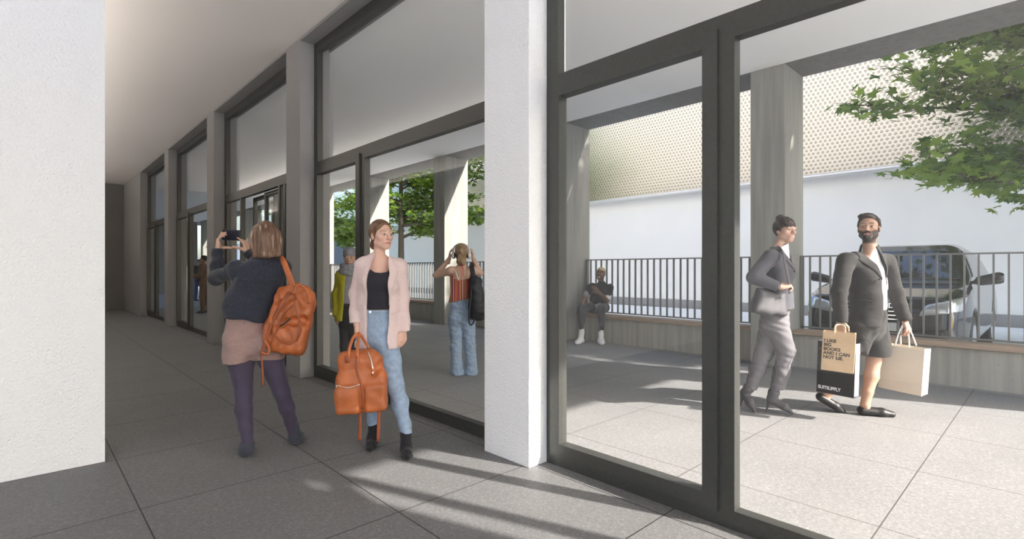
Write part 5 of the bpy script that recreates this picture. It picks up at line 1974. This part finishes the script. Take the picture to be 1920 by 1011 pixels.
# ------------------------------------------------------------------ man sitting on the bench
def seated_man():
    P = Person(1110, 9.33, 'person in a black T-shirt and grey trousers sitting on the bench')
    J, R = P.J, P.R
    j = dict(neck=J(1127, 531, .06), chest=J(1124, 550, .08), waist=J(1121, 568, .11), shL=J(1109, 538, .05), shR=J(1143, 540, .08),
             elL=J(1098, 557, .02), wrL=J(1092, 571, -.15), elR=J(1138, 563, -.02), wrR=J(1123, 549, -.14),
             hipL=J(1113, 576, .13), hipR=J(1131, 576, .13), knL=J(1090, 580, -.26), knR=J(1128, 580, -.30), anL=J(1091, 621, -.22), anR=J(1127, 624, -.26))
    H = Head(J(1126.5, 514, .03), (-.45, -.88, .12), (.08, 0, 1), k=1.0, male=True, skin=(.17, .095, .06), lip=(.20, .09, .08), brow=(.02, .012, .01), smile=1.0)
    hl = hand(j['wrL'], V3(-.25, -.5, -.6), (.2, -.3, -.9), 1, (.3, .4, .45, .5), 1.0, h=.005)
    hr = hand(j['wrR'], V3(-.7, -.1, .75), (-.3, .6, .5), -1, (.15, .25, .35, .45), 1.0, h=.005)
    jj = dict(j); jj['head'] = H.p(0, -.02, -.03)
    B = body_field(jj, .009, .85, False)
    for s in 'LR':
        B.limb(j['sh' + s], j['el' + s], .05, .042, .03)
        B.limb(j['el' + s], j['wr' + s], .042, .03, .015)
        B.limb(j['kn' + s] * .35 + j['an' + s] * .65, j['an' + s], .045, .034, .02)
    solid('body', [B, H.field(h=.0045, neck=j['neck']), hl, hr], M['skin'], P.root, H.color)
    F = F3(H.c - .18, H.c + .18, .006)
    H.skull(F, .012)
    F.poly([(-.2, .01), (.0, .03), (.03, .055), (.07, .066), (.2, .07), (.2, .25), (-.2, .25)], u=tuple(H.f), v=tuple(H.u), o=tuple(H.c))
    F.wrinkle(.002, (200, 200, 200), 2)
    solid('hair', F, M['hair_bleached'], P.root)
    lo, hi = bounds([j['shL'], j['shR'], j['waist'], j['elL'], j['elR']], .22)
    F = F3(lo, hi, .008)
    F.limb(j['chest'], j['waist'] + V3(0, 0, -.06), .135, .135, .05, sq=((1, 0, 0), 1.2))
    F.limb(j['shL'], j['shR'], .064, .064, .06)
    F.limb(j['chest'], j['neck'] + V3(0, 0, -.02), .11, .07, .06)
    F.limb(j['shL'], j['shL'] * .4 + j['elL'] * .6, .064, .066, .05)
    F.limb(j['shR'], j['shR'] * .4 + j['elR'] * .6, .064, .068, .05)
    F.wrinkle(.006, (22, 22, 22), 3)
    ts = solid('t_shirt', F, M['tee_black'], P.root)
    for s in 'LR':
        G = F3(j['el' + s] - .2, j['el' + s] + .2, .008)
        G.limb(j['sh' + s] * .32 + j['el' + s] * .68, j['sh' + s] * .2 + j['el' + s] * .8, .066, .066, 0)
        solid('sleeve_hem', G, M['wool_grey'] if s == 'L' else M['shirt_white'], ts)
    G = F3(j['waist'] - .3, j['waist'] + .3, .009)
    G.limb(j['waist'] + V3(.0, 0, -.04), j['waist'] + V3(.0, -.02, -.065), .140, .136, 0, sq=((1, 0, 0), 1.22))
    solid('shirt_hem', G, M['wool_grey'], ts)
    lo, hi = bounds([j['hipL'], j['hipR'], j['knL'], j['knR'], j['anL'], j['anR']], .2)
    F = F3(lo, hi, .009)
    F.limb(j['hipL'], j['hipR'], .11, .11, .03)
    F.chain([R(j['hipL'], .1), R(j['knL'], .068), R(j['anL'] + V3(0, 0, .06), .052)], .03)
    F.chain([R(j['hipR'], .1), R(j['knR'], .068), R(j['anR'] + V3(0, 0, .06), .052)], .03)
    X, Y, Z = F.grid((slice(None),) * 3)
    F.plane((0, 0, .508), (0, 0, -1)) if False else None
    F.wrinkle(.005, (24, 24, 24), 3)
    solid('trousers', F, M['trouser_grey'], P.root)
    for s, t in (('L', J(1081, 634, -.42)), ('R', J(1129, 638, -.48))):
        a = j['an' + s]
        G = F3(a - .25, a + .25, .007)
        G.limb(a + V3(0, 0, .09), a + V3(0, 0, -.04), .044, .042, 0)
        solid('sock', G, M['shirt_white'], P.root)
        h_ = a.copy(); h_[2] = 0; h_[1] += .06
        t[2] = 0
        G = shoe(h_, t, (0, 0, 1), (*(a + V3(0, 0, -.02)), .048), w=.05, thick=.042)
        so = solid('sneaker', G, M['shirt_white'], P.root)
seated_man()

# ------------------------------------------------------------------ person in the yellow coat, behind the blonde woman
def coat_woman():
    P = Person(656, 6.60, 'person in a long yellow coat with a grey knitted hat and scarf')
    J, R = P.J, P.R
    j = dict(neck=J(656, 505, .0), chest=J(657, 535, .0), waist=J(656, 570, 0), shL=J(638, 515, .0), shR=J(675, 515, .0),
             elL=J(632, 552, .0), wrL=J(630, 590, -.05), elR=J(682, 552, .0), wrR=J(683, 590, -.05),
             hipL=J(649, 605, 0), hipR=J(664, 605, 0), knL=J(648, 650, 0), knR=J(665, 650, 0), anL=J(648, 686, 0), anR=J(666, 686, 0))
    H = Head(J(656, 484, .0), (.18, -.98, -.06), k=.95, skin=(.55, .34, .26), lip=(.42, .17, .15), brow=(.08, .05, .035))
    hl = hand(j['wrL'], V3(0, -.1, -1), (.8, .3, 0), 1, (.4, .5, .5, .5), .9, h=.005)
    hr = hand(j['wrR'], V3(0, -.1, -1), (-.8, .3, 0), -1, (.4, .5, .5, .5), .9, h=.005)
    figure(P, j, H, [hl, hr], .009)
    F = F3(H.c - .2, H.c + .2, .005)
    H.skull(F, .017)
    F.ell(H.p(0, -.02, .09), (.085, .09, .06), .02)
    F.plane(H.p(0, .08, .038), -H.u + H.f * .18)
    solid('knitted_hat', F, M['wool_grey'], P.root)
    F = F3(J(656, 505) - .2, J(656, 505) + .2, .006)
    for z, r in ((0, .092), (.045, .085), (-.04, .1)):
        n = 14
        pts = [J(656, 506, .0) + V3(r * math.cos(i * 2 * math.pi / n) * 1.1, r * math.sin(i * 2 * math.pi / n), z + .01 * math.sin(i * 1.3 + z * 90)) for i in range(n + 1)]
        F.chain([R(p, .032) for p in pts], .01)
    solid('scarf', F, M['wool_grey'], P.root)
    lo, hi = bounds([J(640, 500), J(675, 690)], .25)
    F = F3(lo, hi, .009)
    F.limb(J(657, 525, 0), J(656, 575, 0), .115, .115, .04, sq=((1, 0, 0), 1.3))
    F.plane(J(656, 569, 0), (0, 0, -1))
    solid('sweater', F, M['wool_grey'], P.root)
    F = F3(lo, hi, .009)
    F.limb(J(656, 572, 0), J(656, 605, 0), .108, .115, .04, sq=((1, 0, 0), 1.25))
    F.chain([R(J(649, 605, 0), .09), R(j['knL'], .068), R(j['anL'], .055)], .03)
    F.chain([R(J(664, 605, 0), .09), R(j['knR'], .068), R(j['anR'], .055)], .03)
    solid('trousers', F, M['cloth_dark'], P.root)
    lo, hi = bounds([J(615, 500), J(700, 610)], .16)
    F = F3(lo, hi, .008)
    F.limb(J(657, 522, .02), J(657, 560, .02), .135, .135, .05, sq=((1, 0, 0), 1.3))
    F.limb(J(657, 560, .02), J(657, 615, .02), .135, .19, .05, sq=((1, 0, 0), 1.25))
    F.limb(J(641, 517, 0), J(673, 517, 0), .066, .066, .05)
    F.chain([R(J(639, 517, 0), .07), R(j['elL'], .062), R(J(630, 588, -.05), .058)], .02)
    F.chain([R(J(675, 517, 0), .07), R(j['elR'], .062), R(J(683, 588, -.05), .058)], .02)
    F.wrinkle(.006, (14, 14, 6), 3)
    F.plane(J(656, 601, 0), (0, 0, -1))
    F.poly(P.P2([(648, 500), (666, 500), (668, 540), (668, 620), (638, 620), (642, 570), (645, 530)], -.15), mode='cut', side=((0, .08, 0), (0, 1, 0)))
    solid('coat', F, M['coat_yellow'], P.root)
    for x in (648, 666):
        h_, t_ = J(x, 690, .06), J(x - 2, 690, -.18)
        h_[2] = t_[2] = 0
        solid('shoe', shoe(h_, t_, (0, 0, 1), None), M['cloth_dark'], P.root)
coat_woman()

# ------------------------------------------------------------------ two far figures talking
def far_figure(px, dist, label, coat, legs, face, hair, hgt=1.72):
    P = Person(px, dist, label)
    k = hgt / 1.72
    w = lambda x, y, z: V3(x * k, y * k, z * k)
    f = nrm(V3(face[0], face[1], 0)); l = np.cross(f, V3(0, 0, 1))
    g = lambda a, b, z: (l * a + f * b + V3(0, 0, z)) * k
    j = dict(neck=g(0, 0, 1.46), chest=g(0, 0, 1.25), waist=g(0, 0, 1.05), shL=g(-.17, 0, 1.40), shR=g(.17, 0, 1.40), elL=g(-.22, .05, 1.12), wrL=g(-.16, .26, 1.08),
             elR=g(.22, .05, 1.12), wrR=g(.15, .27, 1.12), hipL=g(-.09, 0, .92), hipR=g(.09, 0, .92), knL=g(-.10, .03, .50), knR=g(.10, -.02, .50), anL=g(-.1, .0, .09), anR=g(.11, -.06, .09))
    H = Head(g(0, .03, 1.60), tuple(f), k=k, male=True, skin=(.33, .20, .14), brow=(.02, .015, .01))
    hl = hand(j['wrL'], f, (0, 0, 1), 1, (.4, .5, .5, .5), .95, h=.006)
    hr = hand(j['wrR'], f, (0, 0, 1), -1, (.4, .5, .5, .5), .95, h=.006)
    figure(P, j, H, [hl, hr], .012)
    R = P.R
    F = F3(*bounds(list(j.values()), .2), .012)
    F.limb(g(0, 0, 1.28), g(0, 0, .80), .135, .15, .05, sq=(tuple(l), 1.25))
    F.limb(j['shL'], j['shR'], .07, .07, .05)
    F.chain([R(j['shL'], .07), R(j['elL'], .058), R(j['wrL'], .05)], .02)
    F.chain([R(j['shR'], .07), R(j['elR'], .058), R(j['wrR'], .05)], .02)
    F.plane(g(0, 0, .80), (0, 0, -1))
    solid('coat', F, coat, P.root)
    F = F3(*bounds(list(j.values()), .2), .012)
    F.chain([R(j['hipL'], .10), R(j['knL'], .075), R(j['anL'], .065)], .03)
    F.chain([R(j['hipR'], .10), R(j['knR'], .075), R(j['anR'], .065)], .03)
    solid('trousers', F, legs, P.root)
    F = F3(H.c - .18, H.c + .18, .008)
    H.skull(F, .012)
    F.poly([(-.2, -.07), (-.03, -.02), (.02, .03), (.07, .066), (.2, .07), (.2, .25), (-.2, .25)], u=tuple(H.f), v=tuple(H.u), o=tuple(H.c))
    solid('hair', F, hair, P.root)
    for s in 'LR':
        a = j['an' + s].copy(); a[2] = 0
        solid('shoe', shoe(a - f * .06, a + f * .2, (0, 0, 1), None, h=.01), M['cloth_dark'], P.root)
far_figure(384, 15.5, 'far person in a tan coat talking beyond the glass left of the raised phone', M['coat_tan'], M['coat_tan'], (-.95, -.1), M['hair_black'])
far_figure(372.5, 21.5, 'distant person in blue trousers facing the person in the tan coat', M['cloth_dark'], M['cloth_blue'], (.9, -.3), M['hair_black'])
